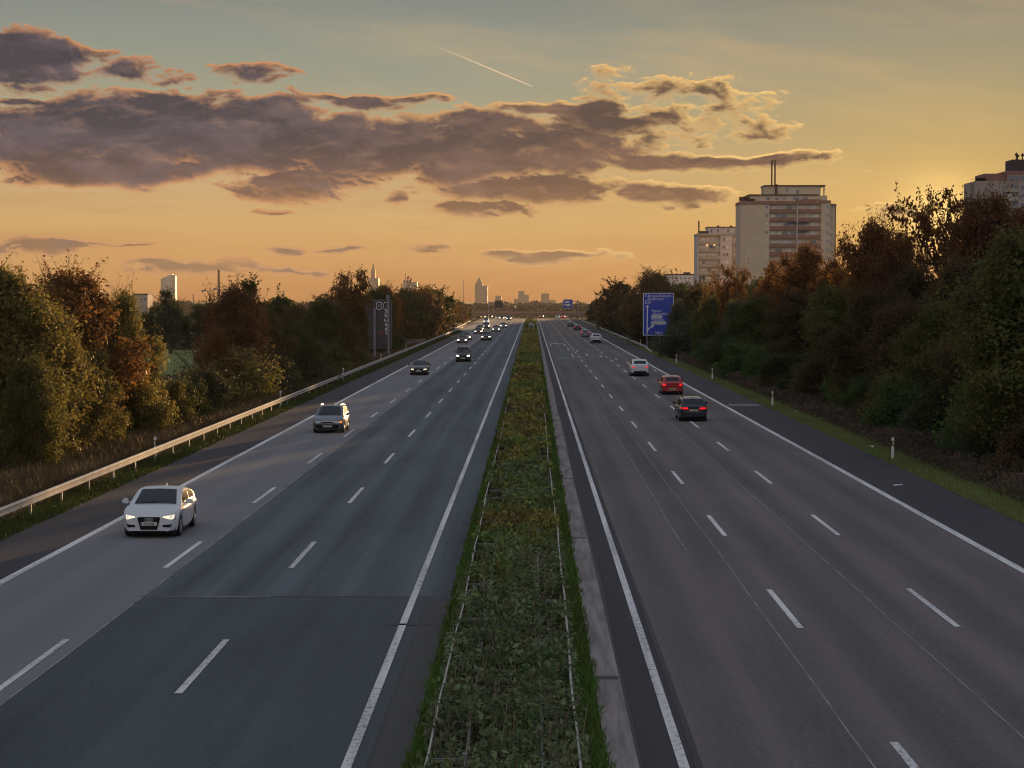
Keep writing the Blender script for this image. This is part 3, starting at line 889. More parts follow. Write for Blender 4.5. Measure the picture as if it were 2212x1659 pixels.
# --- far-off wood across the road's end: one mass
def far_wood():
    rng = np.random.default_rng(3)
    P, Z, C = [], [], []
    for yy, x0, x1, top, dens in ((1150, -330, -35, 655, 1.0), (1150, 50, 420, 655, 1.0), (1500, -420, 420, 657, 1.2), (2100, -900, 900, 655.5, 1.0)):
        n = int((x1 - x0) * 40 * dens)
        x = rng.uniform(x0, x1, n)
        hz = height_for(top, yy) + 1.2 * np.sin(x * 0.05 + yy) + 0.9 * np.sin(x * 0.19 + 1) + 0.6 * np.sin(x * 0.41)
        z = -12.3 + (hz + 12.3) * rng.random(n) ** 0.6
        y = yy + rng.normal(size=n) * 12
        P.append(np.stack([x, y, z], 1)); Z.append(rng.uniform(0.5, 1.2, n) * (yy / 1500))
        c = np.array([[0.060, 0.040, 0.024], [0.050, 0.040, 0.024], [0.066, 0.038, 0.022]])[rng.integers(0, 3, n)]
        C.append(np.concatenate([c, np.ones((n, 1))], 1))
    P, Z, C = np.concatenate(P), np.concatenate(Z), np.concatenate(C)
    v, f = leaves(P, Z, rng)
    o = link('distant_wood', np_mesh('distant_wood', v, f, leaf_material('far leaves', use_obj=False, trans=0.08), np.repeat(C, 4, 0)))
    tag(o, 'hazy brown wood across the far end of the motorway', 'wood', kind='stuff')
far_wood()

# ------------------------------------------------------------------ low growth
def rng_pts(rng, n, y0, y1, near_bias=1.6):
    """distances with more points near the viewer"""
    t = rng.random(n) ** near_bias
    return y0 * (y1 / y0) ** t

def vnoise(x, y, s, seed=0):
    """cheap smooth pseudo noise in 0..1"""
    return 0.5 + 0.25 * (np.sin(x * s * 1.7 + seed) * np.cos(y * s + seed * 2.1) + np.sin((x + y) * s * 0.63 + 1.3 * seed) + 0.6 * np.sin(y * s * 2.3 + seed * 0.7)) / 1.3

def blades(rng, x, y, z, h, w, tone, name, label):
    n = len(x)
    a = rng.uniform(0, 6.28, n); lean = rng.normal(size=(n, 2)) * 0.35 * h[:, None]
    dx, dy = np.cos(a) * w, np.sin(a) * w
    v = np.stack([np.stack([x - dx, y - dy, z], 1), np.stack([x + dx, y + dy, z], 1), np.stack([x + lean[:, 0], y + lean[:, 1], z + h], 1)], 1).reshape(-1, 3)
    f = np.arange(3 * n).reshape(n, 3)
    c = np.concatenate([tone, np.ones((n, 1))], 1)
    o = link(name, np_mesh(name, v, f, LEAF_T, np.repeat(c, 3, 0)))
    return tag(o, label, 'grass', kind='stuff')

def low_growth():
    rng = np.random.default_rng(8)
    gz = np.vectorize(ground_z)
    # median shrubs: separate little bushes crowding the space between the two rails
    nb = 2600
    by = rng_pts(rng, nb, 27, 640, 1.0)
    by = by[(by < 445) | (by > 545)]; nb = len(by)
    bx = rng.uniform(-1.55, 0.70, nb)
    zone = np.interp(by, [27, 52, 57, 61, 66, 80, 92, 97, 112, 125, 150, 180, 220, 300, 640], [.18, .22, .50, .72, .30, .40, .46, .62, .60, .74, .46, .72, .42, .70, .5]) + (vnoise(bx * 0.9, by, 0.5, 9) - .5) * 0.35 + rng.normal(size=nb) * 0.08
    bh = (0.74 + 0.36 * rng.random(nb)) * (0.88 + 0.24 * vnoise(bx, by, 0.4, 3))
    br = rng.uniform(0.22, 0.42, nb) * (1 + by * 0.002)
    bleaf = rng.choice([0.020, 0.026, 0.034], nb)
    per = 78
    idx = np.repeat(np.arange(nb), per)
    n = len(idx)
    d = rng.normal(size=(n, 3)); d /= np.linalg.norm(d, axis=1)[:, None]
    rr = rng.random(n) ** 0.4
    x = bx[idx] + d[:, 0] * br[idx] * rr
    y = by[idx] + d[:, 1] * br[idx] * rr * (1 + by[idx] * 0.004)
    z = bh[idx] * (0.58 + 0.42 * d[:, 2] * rr)
    gap = np.zeros(n, bool)
    for side, a, b in ((-1, 66, 73), (1, 69, 72.5), (-1, 47, 48.6), (1, 44.5, 47), (-1, 42, 43.4), (-1, 76, 78), (1, 75, 79), (1, 83, 92), (-1, 88, 93), (-1, 35.5, 36.6), (1, 108, 118), (-1, 118, 126), (1, 140, 150)):
        gap |= (y > a) & (y < b) & ((x < -0.98) if side < 0 else (x > 0.20))
    keep = (~gap | (rng.random(n) < 0.06)) & (z > 0.02) & (x > -1.72) & (x < 0.88)
    x, y, z, idx = x[keep], y[keep], z[keep], idx[keep]; n = len(x)
    pal = np.array([[0.040, 0.074, 0.026], [0.085, 0.105, 0.068], [0.058, 0.092, 0.030], [0.130, 0.120, 0.030], [0.096, 0.066, 0.036], [0.050, 0.078, 0.030]])
    k = np.clip(zone, 0, 0.999) * 5
    i0 = k.astype(int); fr = (k - i0)[:, None]
    tone = (pal[i0] * (1 - fr) + pal[np.minimum(i0 + 1, 5)] * fr)[idx] * rng.uniform(1.05, 2.1, (nb, 1))[idx] * np.array([1.0, 1.0, 0.9])
    size = (bleaf[idx] + 0.0008 * y) * rng.uniform(0.7, 1.5, n)
    v, f = leaves(np.stack([x, y, z], 1), size, rng, up=0.45, aspect=0.5)
    # a floor of old leaves and bare stems under and through them
    m = 26000
    y2 = rng_pts(rng, m, 27, 440, 1.1); x2 = rng.uniform(-1.6, 0.75, m); z2 = 0.05 + 0.32 * rng.random(m)
    v2, f2 = leaves(np.stack([x2, y2, z2], 1), 0.04 + 0.0008 * y2, rng, up=0.8, aspect=0.5)
    t2 = np.array([0.060, 0.048, 0.030]) * rng.uniform(0.5, 1.3, (m, 1))
    m3 = 1500
    y3 = rng_pts(rng, m3, 27, 160, 1.1); x3 = rng.uniform(-1.55, 0.7, m3)
    l3 = rng.normal(size=(m3, 2)) * 0.22; h3 = rng.uniform(0.7, 1.15, m3); w3 = 0.006 + y3 * 0.00006
    o3 = np.zeros(m3)
    v3 = np.stack([np.stack([x3 - w3, y3, o3], 1), np.stack([x3 + w3, y3, o3], 1), np.stack([x3 + l3[:, 0] + w3 * .6, y3 + l3[:, 1], h3], 1), np.stack([x3 + l3[:, 0] - w3 * .6, y3 + l3[:, 1], h3], 1)], 1).reshape(-1, 3)
    t3 = np.array([0.16, 0.13, 0.095]) * rng.uniform(0.6, 1.2, (m3, 1))
    V = np.concatenate([v, v2, v3]); F = np.concatenate([f, f2 + len(v), np.arange(4 * m3).reshape(m3, 4) + len(v) + len(v2)])
    c = np.concatenate([np.concatenate([tone, t2, t3]), np.ones((n + m + m3, 1))], 1)
    o = link('median_shrubs', np_mesh('median_shrubs', V, F, LEAF_T, np.repeat(c, 4, 0)))
    tag(o, 'low mixed green and brown shrubs filling the central reservation', 'shrubs', kind='stuff')
    # grass edges of the median
    n = 60000
    y = rng_pts(rng, n, 27, 640, 1.2)
    s = rng.random(n) < 0.5
    ragged = 0.10 * vnoise(y * 0, y, 1.3, 3) + 0.06 * vnoise(y * 0, y, 4.1, 4)
    x = np.where(s, rng.uniform(-2.12, -1.45, n), rng.uniform(0.62, 1.36, n))
    x = np.where(s & (x < -2.14 + 1.4 * ragged), x + 0.3, x)
    x = np.where(~s & (x > 1.36 - 1.2 * ragged), x - 0.3, x)
    t = vnoise(x, y, 0.5, 2)[:, None]
    tone = np.array([0.075, 0.150, 0.034]) * (0.6 + 0.8 * t) + np.array([0.03, 0.012, 0.006]) * (1 - t)
    blades(rng, x, y, np.zeros(n) - 0.02, rng.uniform(0.06, 0.20, n) * (1 + y * 0.002), 0.008 + y * 0.00022, tone, 'median_grass', 'ragged green grass edging both sides of the central shrubs')
    # right verge: short grass, then dry brush
    n = 70000
    y = rng_pts(rng, n, 60, 330, 1.1)
    x = 16.34 + 0.12 * vnoise(y * 0, y, 0.8, 3) + np.abs(rng.normal(size=n)) * 1.5
    t = vnoise(x, y, 0.6, 6)[:, None]
    tone = np.array([0.125, 0.170, 0.060]) * (0.6 + 0.7 * t) + np.array([0.09, 0.065, 0.036]) * (1 - t) * 0.9
    blades(rng, x, y, gz(x, y), rng.uniform(0.06, 0.2, n), 0.012 + y * 0.0002, tone, 'verge_grass', 'short green grass along the edge of the right shoulder')
    n = 60000
    y = rng_pts(rng, n, 60, 330, 1.1)
    x = 18.5 + rng.random(n) ** 1.2 * 5.5
    h = (0.35 + 0.9 * vnoise(x, y, 0.45, 3)) * np.clip((x - 17.6) * 0.9, 0.25, 1)
    z = gz(x, y) + h * rng.random(n)
    t = vnoise(x, y, 0.35, 8)[:, None]
    tone = np.array([0.11, 0.082, 0.066]) * (0.55 + 0.6 * t)
    v, f = leaves(np.stack([x, y, z], 1), 0.05 + 0.0006 * y * rng.uniform(0.6, 1.5, n), rng, up=0.1, aspect=0.28)
    o = link('dry_brush', np_mesh('dry_brush', v, f, LEAF_T, np.repeat(np.concatenate([tone, np.ones((n, 1))], 1), 4, 0)))
    tag(o, 'dead brown brambles at the foot of the right bank', 'brambles', kind='stuff')
    # left: green fringe below the rail, tall dry grass behind it
    n = 45000
    y = rng_pts(rng, n, 50, 480, 1.1)
    x = rng.uniform(-17.9, -16.5, n)
    t = vnoise(x, y, 0.7, 2)[:, None]
    tone = np.array([0.036, 0.064, 0.018]) * (0.6 + 0.8 * t) + np.array([0.02, 0.012, 0.006]) * (1 - t)
    blades(rng, x, y, gz(x, y), rng.uniform(0.08, 0.26, n), 0.012 + y * 0.0002, tone, 'verge_grass', 'green grass under and along the left guardrail')
    n = 70000
    y = rng_pts(rng, n, 50, 480, 1.1)
    x = -17.7 - rng.random(n) ** 0.9 * 5.5
    t = vnoise(x, y, 0.5, 4)[:, None]
    tone = np.array([0.088, 0.068, 0.044]) * (0.55 + 0.7 * t)
    blades(rng, x, y, gz(x, y), rng.uniform(0.25, 0.95, n), 0.012 + y * 0.00018, tone, 'dry_grass', 'tall withered grass between the left guardrail and the wood')
low_growth()

# ------------------------------------------------------------------ guardrails
STEEL = M('galvanised steel', (0.44, 0.42, 0.39, 1), 0.8, 0.0, var=0.2, scale=1.2)
STEEL_DULL = M('dull galvanised steel', (0.19, 0.19, 0.20, 1), 0.6, 0.5, var=0.3, scale=1.5)

def wrail(mb, x, y0, y1, z0, face=1, zfun=None, step=4.0, xfun=None):
    """corrugated two-wave beam along the road"""
    prof = [(0, 0), (0.05, .02), (0.08, .07), (0.05, .115), (0.005, .135), (0.0, .155), (0.005, .175), (0.05, .195), (0.08, .24), (0.05, .29), (0, .31)]
    ys = list(np.arange(y0, y1, step)) + [y1]
    pr = None
    for y in ys:
        dz = (zfun(y) if zfun else 0) + road_z(y)
        dx = xfun(y) if xfun else 0
        cur = [(x + dx + face * a, y, z0 + dz + b) for a, b in prof]
        if pr:
            for i in range(len(prof) - 1):
                mb.quad(pr[i], pr[i + 1], cur[i + 1], cur[i])
        pr = cur
def guardrail(x, y0, y1, label, face=1, step=4.0, zfun=None, xfun=None, maxpost=100):
    o = empty('guardrail', (0, 0, 0))
    tag(o, label, 'guardrail')
    mb = MB(); wrail(mb, x, y0, y1, 0.44, face, zfun, xfun=xfun)
    mb.build('rail', STEEL, o)
    y = y0 + 1.0; n = 0
    while y < y1 and n < maxpost:
        z = road_z(y) + (zfun(y) if zfun else 0); dx = xfun(y) if xfun else 0
        p = MB()
        p.box(x + dx - face * .10, x + dx - face * .04, y - .05, y + .05, ground_z(x, y) - .3, z + .70)
        p.box(x + dx - face * .04, x + dx + face * .0, y - .04, y + .04, z + .52, z + .66)
        p.build('post', STEEL_DULL, o)
        y += step; n += 1
    return o
guardrail(-17.25, 50, 505, 'long double-wave steel guardrail along the left shoulder', 1, 4.6)
guardrail(-18.6, 490, 650, 'second guardrail starting behind the end of the long left one', 1, 5.0, xfun=lambda y: -1.2 * sm(520, 640, y))
guardrail(16.75, 286, 700, 'guardrail along the right shoulder, its near end bent down to the ground', -1, 6.0,
          zfun=lambda y: -0.62 * (1 - sm(286, 300, y)), xfun=lambda y: 0.3 * (1 - sm(286, 300, y)))

def median_rail(x, face, label):
    o = empty('guardrail', (0, 0, 0))
    tag(o, label, 'guardrail')
    mb = MB()
    prof = [(0, .44), (0.02, .47), (0.03, .52), (0.0, .575), (0.0, .60), (0.03, .65), (0.02, .72), (0, .775), (-.022, .785), (-.026, .76)]
    w = wob(0, 0.022, 12 + face)
    pr = None
    for y in np.arange(26, 444, 2.0):
        cur = [(x + w(y) + face * a, y, b) for a, b in prof]
        if pr:
            for i in range(len(prof) - 1): mb.quad(pr[i], pr[i + 1], cur[i + 1], cur[i])
        pr = cur
    mb.build('rail', STEEL, o)
    y, n = 27.2, 0
    while n < 90:
        q = MB()
        q.box(min(x - face * .03, x - face * .55), max(x - face * .03, x - face * .55), y - .035, y + .035, .60, .66)
        q.build('cross_bar', STEEL_DULL, o)
        q = MB(); q.box(x - face * .60, x - face * .53, y - .06, y + .06, -.1, .74); q.build('post', STEEL_DULL, o)
        y += 2.66 if y < 150 else 6.0; n += 1
    q = MB(); q.box(min(x - face * .56, x - face * .59), max(x - face * .56, x - face * .59), 26, 200, .56, .70); q.build('rear_rail', STEEL_DULL, o)
    return o
median_rail(-1.56, -1, 'thin steel rail with cross bars along the left side of the central shrubs')
median_rail(0.73, 1, 'thin steel rail with cross bars along the right side of the central shrubs')

# ------------------------------------------------------------------ marker posts
WHITE = M('white plastic', (0.72, 0.72, 0.70, 1), 0.5)
BLACK = M('black plastic', (0.02, 0.02, 0.022, 1), 0.5)
REFL = M('reflector', (0.75, 0.62, 0.40, 1), 0.3)
def post_meshes():
    tri = lambda s: [(-.06 * s, .05 * s), (.06 * s, .05 * s), (.035 * s, -.05 * s), (-.035 * s, -.05 * s)]
    a = MB(); a.prism(tri(1), 'z', -.3, .62); a.prism(tri(1.001), 'z', .86, .98); a.poly([(-.06, .05, .98), (.06, .05, .98), (.035, -.05, 1.05), (-.035, -.05, 1.03)])
    b = MB(); b.prism(tri(1.06), 'z', .62, .86)
    c = MB(); c.box(-.025, .025, -.062, -.05, .66, .83)
    return a.mesh('shaft', WHITE), b.mesh('band', BLACK), c.mesh('reflector', REFL)
PM = post_meshes()
def marker(x, y, label):
    o = empty('marker_post', (x, y, ground_z(x, y)))
    o.scale = (1.15, 1.15, 1.08)
    for nme, me in zip(('shaft', 'band', 'reflector'), PM): link(nme, me, o)
    tag(o, label, 'marker post', 'white roadside marker posts')
for i in range(10):
    marker(16.95 + (0.9 if i > 3 else 0), 94.8 + 47.5 * i, 'white marker post with black band on the right verge, ' + ('nearest of its row' if i == 0 else f'{ord_(i + 1)} of its row'))
for i in range(9):
    marker(-17.75, 94.8 + 47.5 * i, 'black-banded white marker post behind the left guardrail, ' + ('nearest of its row' if i == 0 else f'{ord_(i + 1)} of its row'))

# ------------------------------------------------------------------ cars
def paint(name, c, metal=0.25, rough=0.32):
    return M(name, c, rough, metal, coat=0.7)
GLASS = M('car glass', (0.014, 0.017, 0.024, 1), 0.06, spec=0.6)
RUBBER = M('tyre rubber', (0.012, 0.012, 0.013, 1), 0.85)
ALLOY = M('alloy rim', (0.35, 0.35, 0.36, 1), 0.35, 0.8)
TRIM = M('black trim', (0.008, 0.008, 0.010, 1), 0.55, spec=0.2)
CHROME = M('chrome trim', (0.6, 0.6, 0.6, 1), 0.2, 1.0)
LAMP_ON = M('lit headlamp', (0.9, 0.9, 0.88, 1), 0.2, emit=((1.0, 0.84, 0.58, 1), 0.5))
LAMP_FAR = M('bright headlamp', (0.9, 0.9, 0.88, 1), 0.2, emit=((1.0, 0.90, 0.70, 1), 4.5))
LAMP_AMBER = M('amber headlamp', (0.9, 0.6, 0.3, 1), 0.2, emit=((1.0, 0.52, 0.16, 1), 5.0))
LAMP_OFF = M('headlamp glass', (0.42, 0.45, 0.48, 1), 0.12, 0.3)
AMBER = M('indicator', (0.8, 0.25, 0.03, 1), 0.25, emit=((1.0, 0.25, 0.03, 1), 0.6))
RED_ON = M('lit tail lamp', (0.5, 0.01, 0.012, 1), 0.25, emit=((1.0, 0.012, 0.018, 1), 0.6))
RED_BRIGHT = M('lit brake lamp', (0.5, 0.01, 0.012, 1), 0.25, emit=((1.0, 0.05, 0.05, 1), 3.5))
RED_OFF = M('tail lamp glass', (0.22, 0.012, 0.014, 1), 0.2)
PLATE = M('number plate', (0.55, 0.54, 0.50, 1), 0.5)
PLATE_Y = M('yellowish plate', (0.50, 0.48, 0.26, 1), 0.5)
PBLUE = M('plate blue band', (0.02, 0.06, 0.28, 1), 0.5)
INK = M('black lettering', (0.01, 0.01, 0.012, 1), 0.6)

KIND = {  # length, width, height, wheelbase, nose z, cowl y, cowl z, roof front y, roof rear y, tail base y, deck z, wheel radius
    'hatch': dict(L=4.25, W=1.79, H=1.43, wb=2.60, nose=.68, cy=-.98, cz=.97, r1=-.18, r2=1.18, ty=1.96, dz=.98, wr=.325, gc=.20, tuck=.24),
    'small': dict(L=3.95, W=1.71, H=1.49, wb=2.50, nose=.72, cy=-1.0, cz=1.00, r1=-.30, r2=1.35, ty=1.86, dz=.98, wr=.31, gc=.20, tuck=.24),
    'wagon': dict(L=4.60, W=1.76, H=1.47, wb=2.60, nose=.66, cy=-1.0, cz=.95, r1=-.25, r2=1.72, ty=2.18, dz=.98, wr=.32, gc=.20, tuck=.22),
    'sedan': dict(L=4.65, W=1.79, H=1.45, wb=2.65, nose=.68, cy=-1.0, cz=.96, r1=-.15, r2=0.95, ty=1.62, dz=1.02, wr=.32, gc=.20, tuck=.24),
    'suv':   dict(L=4.45, W=1.84, H=1.64, wb=2.65, nose=.82, cy=-1.02, cz=1.10, r1=-.25, r2=1.50, ty=2.06, dz=1.10, wr=.35, gc=.26, tuck=.24),
    'mpv':   dict(L=4.40, W=1.80, H=1.80, wb=2.70, nose=.84, cy=-1.25, cz=1.12, r1=-.62, r2=1.82, ty=2.10, dz=1.08, wr=.32, gc=.22, tuck=.16),
}

def body_mesh(k, mat):
    L, W = k['L'], k['W'] / 2
    yf, yr = -L / 2, L / 2
    wy = (-k['wb'] / 2 - .03, k['wb'] / 2 + .02)
    Ra = k['wr'] + .055
    ys = sorted(set([yf, yf + .04, yf + .10, yf + .2, yf + .35, yf + .6, k['cy'] - .3, k['cy'], k['cy'] + .3, 0.1, .5, k['r2'], k['ty'], yr - .35, yr - .2, yr - .10, yr - .04, yr]
                     + [c + Ra * math.sin(R(a)) for c in wy for a in (-89.9, -80, -65, -50, -35, -18, 0, 18, 35, 50, 65, 80, 89.9)]))
    def wd(y):
        d = min(y - yf, yr - y)
        return W * (1 - (.20 if y < 0 else .13) * (1 - sm(0, .55, d)) - .05 * (1 - sm(0, .08, d)))
    def zt(y):
        if y < k['cy']:
            t = (y - yf) / (k['cy'] - yf)
            return k['nose'] + (k['cz'] - k['nose']) * (1 - (1 - t) ** 1.9) - .05 * (1 - sm(0, .12, y - yf))
        t = sm(k['cy'], k['ty'], y)
        return k['cz'] + (k['dz'] - k['cz']) * t - .06 * (1 - sm(0, .14, yr - y))
    def zb(y):
        z = k['gc'] + .10 * (1 - sm(0, .25, yr - y)) + .02 * (1 - sm(0, .2, y - yf))
        for c in wy:
            if abs(y - c) < Ra: z = max(z, k['wr'] + math.sqrt(Ra * Ra - (y - c) ** 2))
        return z
    rings, v, f = [], [], []
    for y in ys:
        w, b, t = wd(y), zb(y), zt(y)
        h = t - b
        half = [(0, b), (.86 * w, b), (.975 * w, b + .035), (w * .995, b + .22 * h), (w, b + .5 * h), (.99 * w, b + .72 * h), (.95 * w, b + .9 * h), (.87 * w, t - .012), (.70 * w, t + .004), (.35 * w, t + .016), (0, t + .02)]
        ring = half + [(-x, z) for x, z in reversed(half[1:-1])]
        rings.append([(x, y, z) for x, z in ring])
    n = len(rings[0])
    for r in rings: v += r
    for i in range(len(rings) - 1):
        for j in range(n):
            f.append((i * n + j, i * n + (j + 1) % n, (i + 1) * n + (j + 1) % n, (i + 1) * n + j))
    f.append(tuple(range(n))); f.append(tuple(reversed(range((len(rings) - 1) * n, len(rings) * n))))
    mb = MB(); mb.v, mb.f, mb.mi = v, f, [0] * len(f)
    return mb, wd, zt, wy

def cabin(k, wd, zt):
    """surface function of the greenhouse: (t along, s across) -> point"""
    y0, y1, y2, y3 = k['cy'] - .05, k['r1'], k['r2'], k['ty'] + .02
    H = k['H']
    def roof(y):
        if y < y1:
            t = (y - y0) / (y1 - y0)
            return (zt(y0) - .03) + (H - .035 - zt(y0) + .03) * (t ** .92)
        if y < y2:
            t = (y - y1) / (y2 - y1)
            return H - .035 + .035 * math.sin(math.pi * min(1, t * 1.15 + .05)) - k['tuck'] * .35 * t ** 3
        t = (y - y2) / (y3 - y2)
        zr = H - .035 - k['tuck'] * .35 + .035 * math.sin(math.pi * min(1, 1.2))
        return zr + (zt(y3) - .03 - zr) * t ** 1.15
    def sec(y, s):
        b = zt(y) - .02
        z = max(roof(y), b + .004)
        wb = wd(y) * .93
        wt = wb - .30 * (z - b) * (1.0 if k['H'] < 1.7 else .7)
        hs = z - b
        pts = [(wb, b), (wb - (wb - wt) * .85, b + hs * .86), (wt - .05, b + hs * .955), (wt - .16, z - .004), (0, z + .016)]
        ts = [0, .42, .50, .58, 1.0]
        a = abs(s)                      # s: -1 (left belt) .. 0 (centre of roof) .. 1
        q = 1 - a
        for i in range(4):
            if q <= ts[i + 1] + 1e-9:
                u = (q - ts[i]) / (ts[i + 1] - ts[i])
                x = pts[i][0] + (pts[i + 1][0] - pts[i][0]) * u
                zz = pts[i][1] + (pts[i + 1][1] - pts[i][1]) * u
                return Vector((x if s > 0 else -x, y, zz))
    return sec, (y0, y1, y2, y3)

def grid_patch(sec, ys, ss, off=0.0):
    mb = MB(); n = len(ss)
    P = [[sec(y, s) for s in ss] for y in ys]
    out = []
    for i in range(len(ys)):
        row = []
        for j in range(n):
            a = P[min(i + 1, len(ys) - 1)][j] - P[max(i - 1, 0)][j]
            b = P[i][min(j + 1, n - 1)] - P[i][max(j - 1, 0)]
            nn = b.cross(a)
            if nn.length > 1e-9: nn.normalize()
            c = Vector((0, 0.3, .8))
            if nn.dot(P[i][j] - c) < 0: nn = -nn
            row.append(tuple(P[i][j] + nn * off))
        out += row
    mb.v = out
    for i in range(len(ys) - 1):
        for j in range(n - 1):
            mb.f.append((i * n + j, i * n + j + 1, (i + 1) * n + j + 1, (i + 1) * n + j)); mb.mi.append(0)
    return mb

def decal(bvh, q, front=True, n=(6, 3), off=.012, side=0):
    """a panel with thickness laid on the body: q = four (x, z) corners seen from the front or rear (or four (y, z) from the side)"""
    mb = MB(); nx, nz = n
    sgn = -1 if front else 1
    F, B = [], []
    for j in range(nz + 1):
        for i in range(nx + 1):
            u, w = i / nx, j / nz
            a = [(q[0][c] * (1 - u) + q[1][c] * u) * (1 - w) + (q[3][c] * (1 - u) + q[2][c] * u) * w for c in (0, 1)]
            if side:
                o, d = Vector((side * 5, a[0], a[1])), Vector((-side, 0, 0))
            else:
                o, d = Vector((a[0], sgn * 8, a[1])), Vector((0, -sgn, 0))
            h = bvh.ray_cast(o, d)[0]
            if h is None: h = Vector((a[0], sgn * 2.0, a[1])) if not side else Vector((side * .8, a[0], a[1]))
            F.append(tuple(h - d * off)); B.append(tuple(h + d * .03))
    N = len(F); mb.v = F + B; m = nx + 1
    for j in range(nz):
        for i in range(nx):
            a = j * m + i
            mb.f.append((a, a + 1, a + m + 1, a + m)); mb.mi.append(0)
    edge = [i for i in range(m)] + [m * j + nx for j in range(1, nz + 1)] + [nz * m + i for i in range(nx - 1, -1, -1)] + [m * j for j in range(nz - 1, 0, -1)]
    for a, b in zip(edge, edge[1:] + edge[:1]):
        mb.f.append((a, b, N + b, N + a)); mb.mi.append(0)
    return mb

WM = {}
def wheel_meshes(r, w):
    if r in WM: return WM[r]
    def lathe(prof, n=28):
        mb = MB(); m = len(prof)
        for i in range(n):
            t = 2 * math.pi * i / n
            mb.v += [(x, q * math.cos(t), q * math.sin(t)) for x, q in prof]
        for i in range(n):
            j = (i + 1) % n
            for k in range(m - 1):
                mb.f.append((i * m + k, i * m + k + 1, j * m + k + 1, j * m + k)); mb.mi.append(0)
        return mb
    h = w / 2
    t = lathe([(h * .8, r * .62), (h, r * .70), (h, r * .92), (h * .75, r), (-h * .75, r), (-h, r * .92), (-h, r * .5), (h * .3, r * .4), (h * .3, 0.01)])
    rim = lathe([(h * .86, r * .66), (h * .98, r * .64), (h * .82, r * .58), (h * .5, r * .57)])
    for i in range(5):
        a = 2 * math.pi * i / 5
        for s in (-.13, .13):
            rim.tube((h * .78, r * .12 * math.cos(a + s), r * .12 * math.sin(a + s)), (h * .72, r * .60 * math.cos(a + s), r * .60 * math.sin(a + s)), r * .06, r * .075, 6)
    rim.tube((h * .6, 0, 0), (h * .84, 0, 0), r * .15, r * .11, 10)
    WM[r] = (t.mesh('wheel', RUBBER, 40), rim.mesh('rim', ALLOY, 40))
    return WM[r]

def text_mesh(name, body, size, mat, align='CENTER', depth=0.004, spacing=1.0):
    cu = bpy.data.curves.new(name, 'FONT')
    cu.body, cu.size, cu.align_x, cu.align_y = body, size, align, 'CENTER'
    cu.extrude, cu.resolution_u, cu.space_character = depth, 2, spacing
    o = bpy.data.objects.new(name, cu); COL.objects.link(o)
    dg = bpy.context.evaluated_depsgraph_get()
    me = bpy.data.meshes.new_from_object(o.evaluated_get(dg))
    bpy.data.objects.remove(o); bpy.data.curves.remove(cu)
    me.name = name
    me.materials.clear(); me.materials.append(mat)
    return me

def place_text(name, body, size, mat, parent, loc, rot=(R(90), 0, 0), align='CENTER', scale=(1, 1, 1), spacing=1.0):
    me = text_mesh(name, body, size, mat, align, spacing=spacing)
    me.transform(Matrix.Translation(loc) @ Matrix.Rotation(rot[2], 4, 'Z') @ Matrix.Rotation(rot[0], 4, 'X') @ Matrix.Diagonal((*scale, 1)))
    return link(name, me, parent)

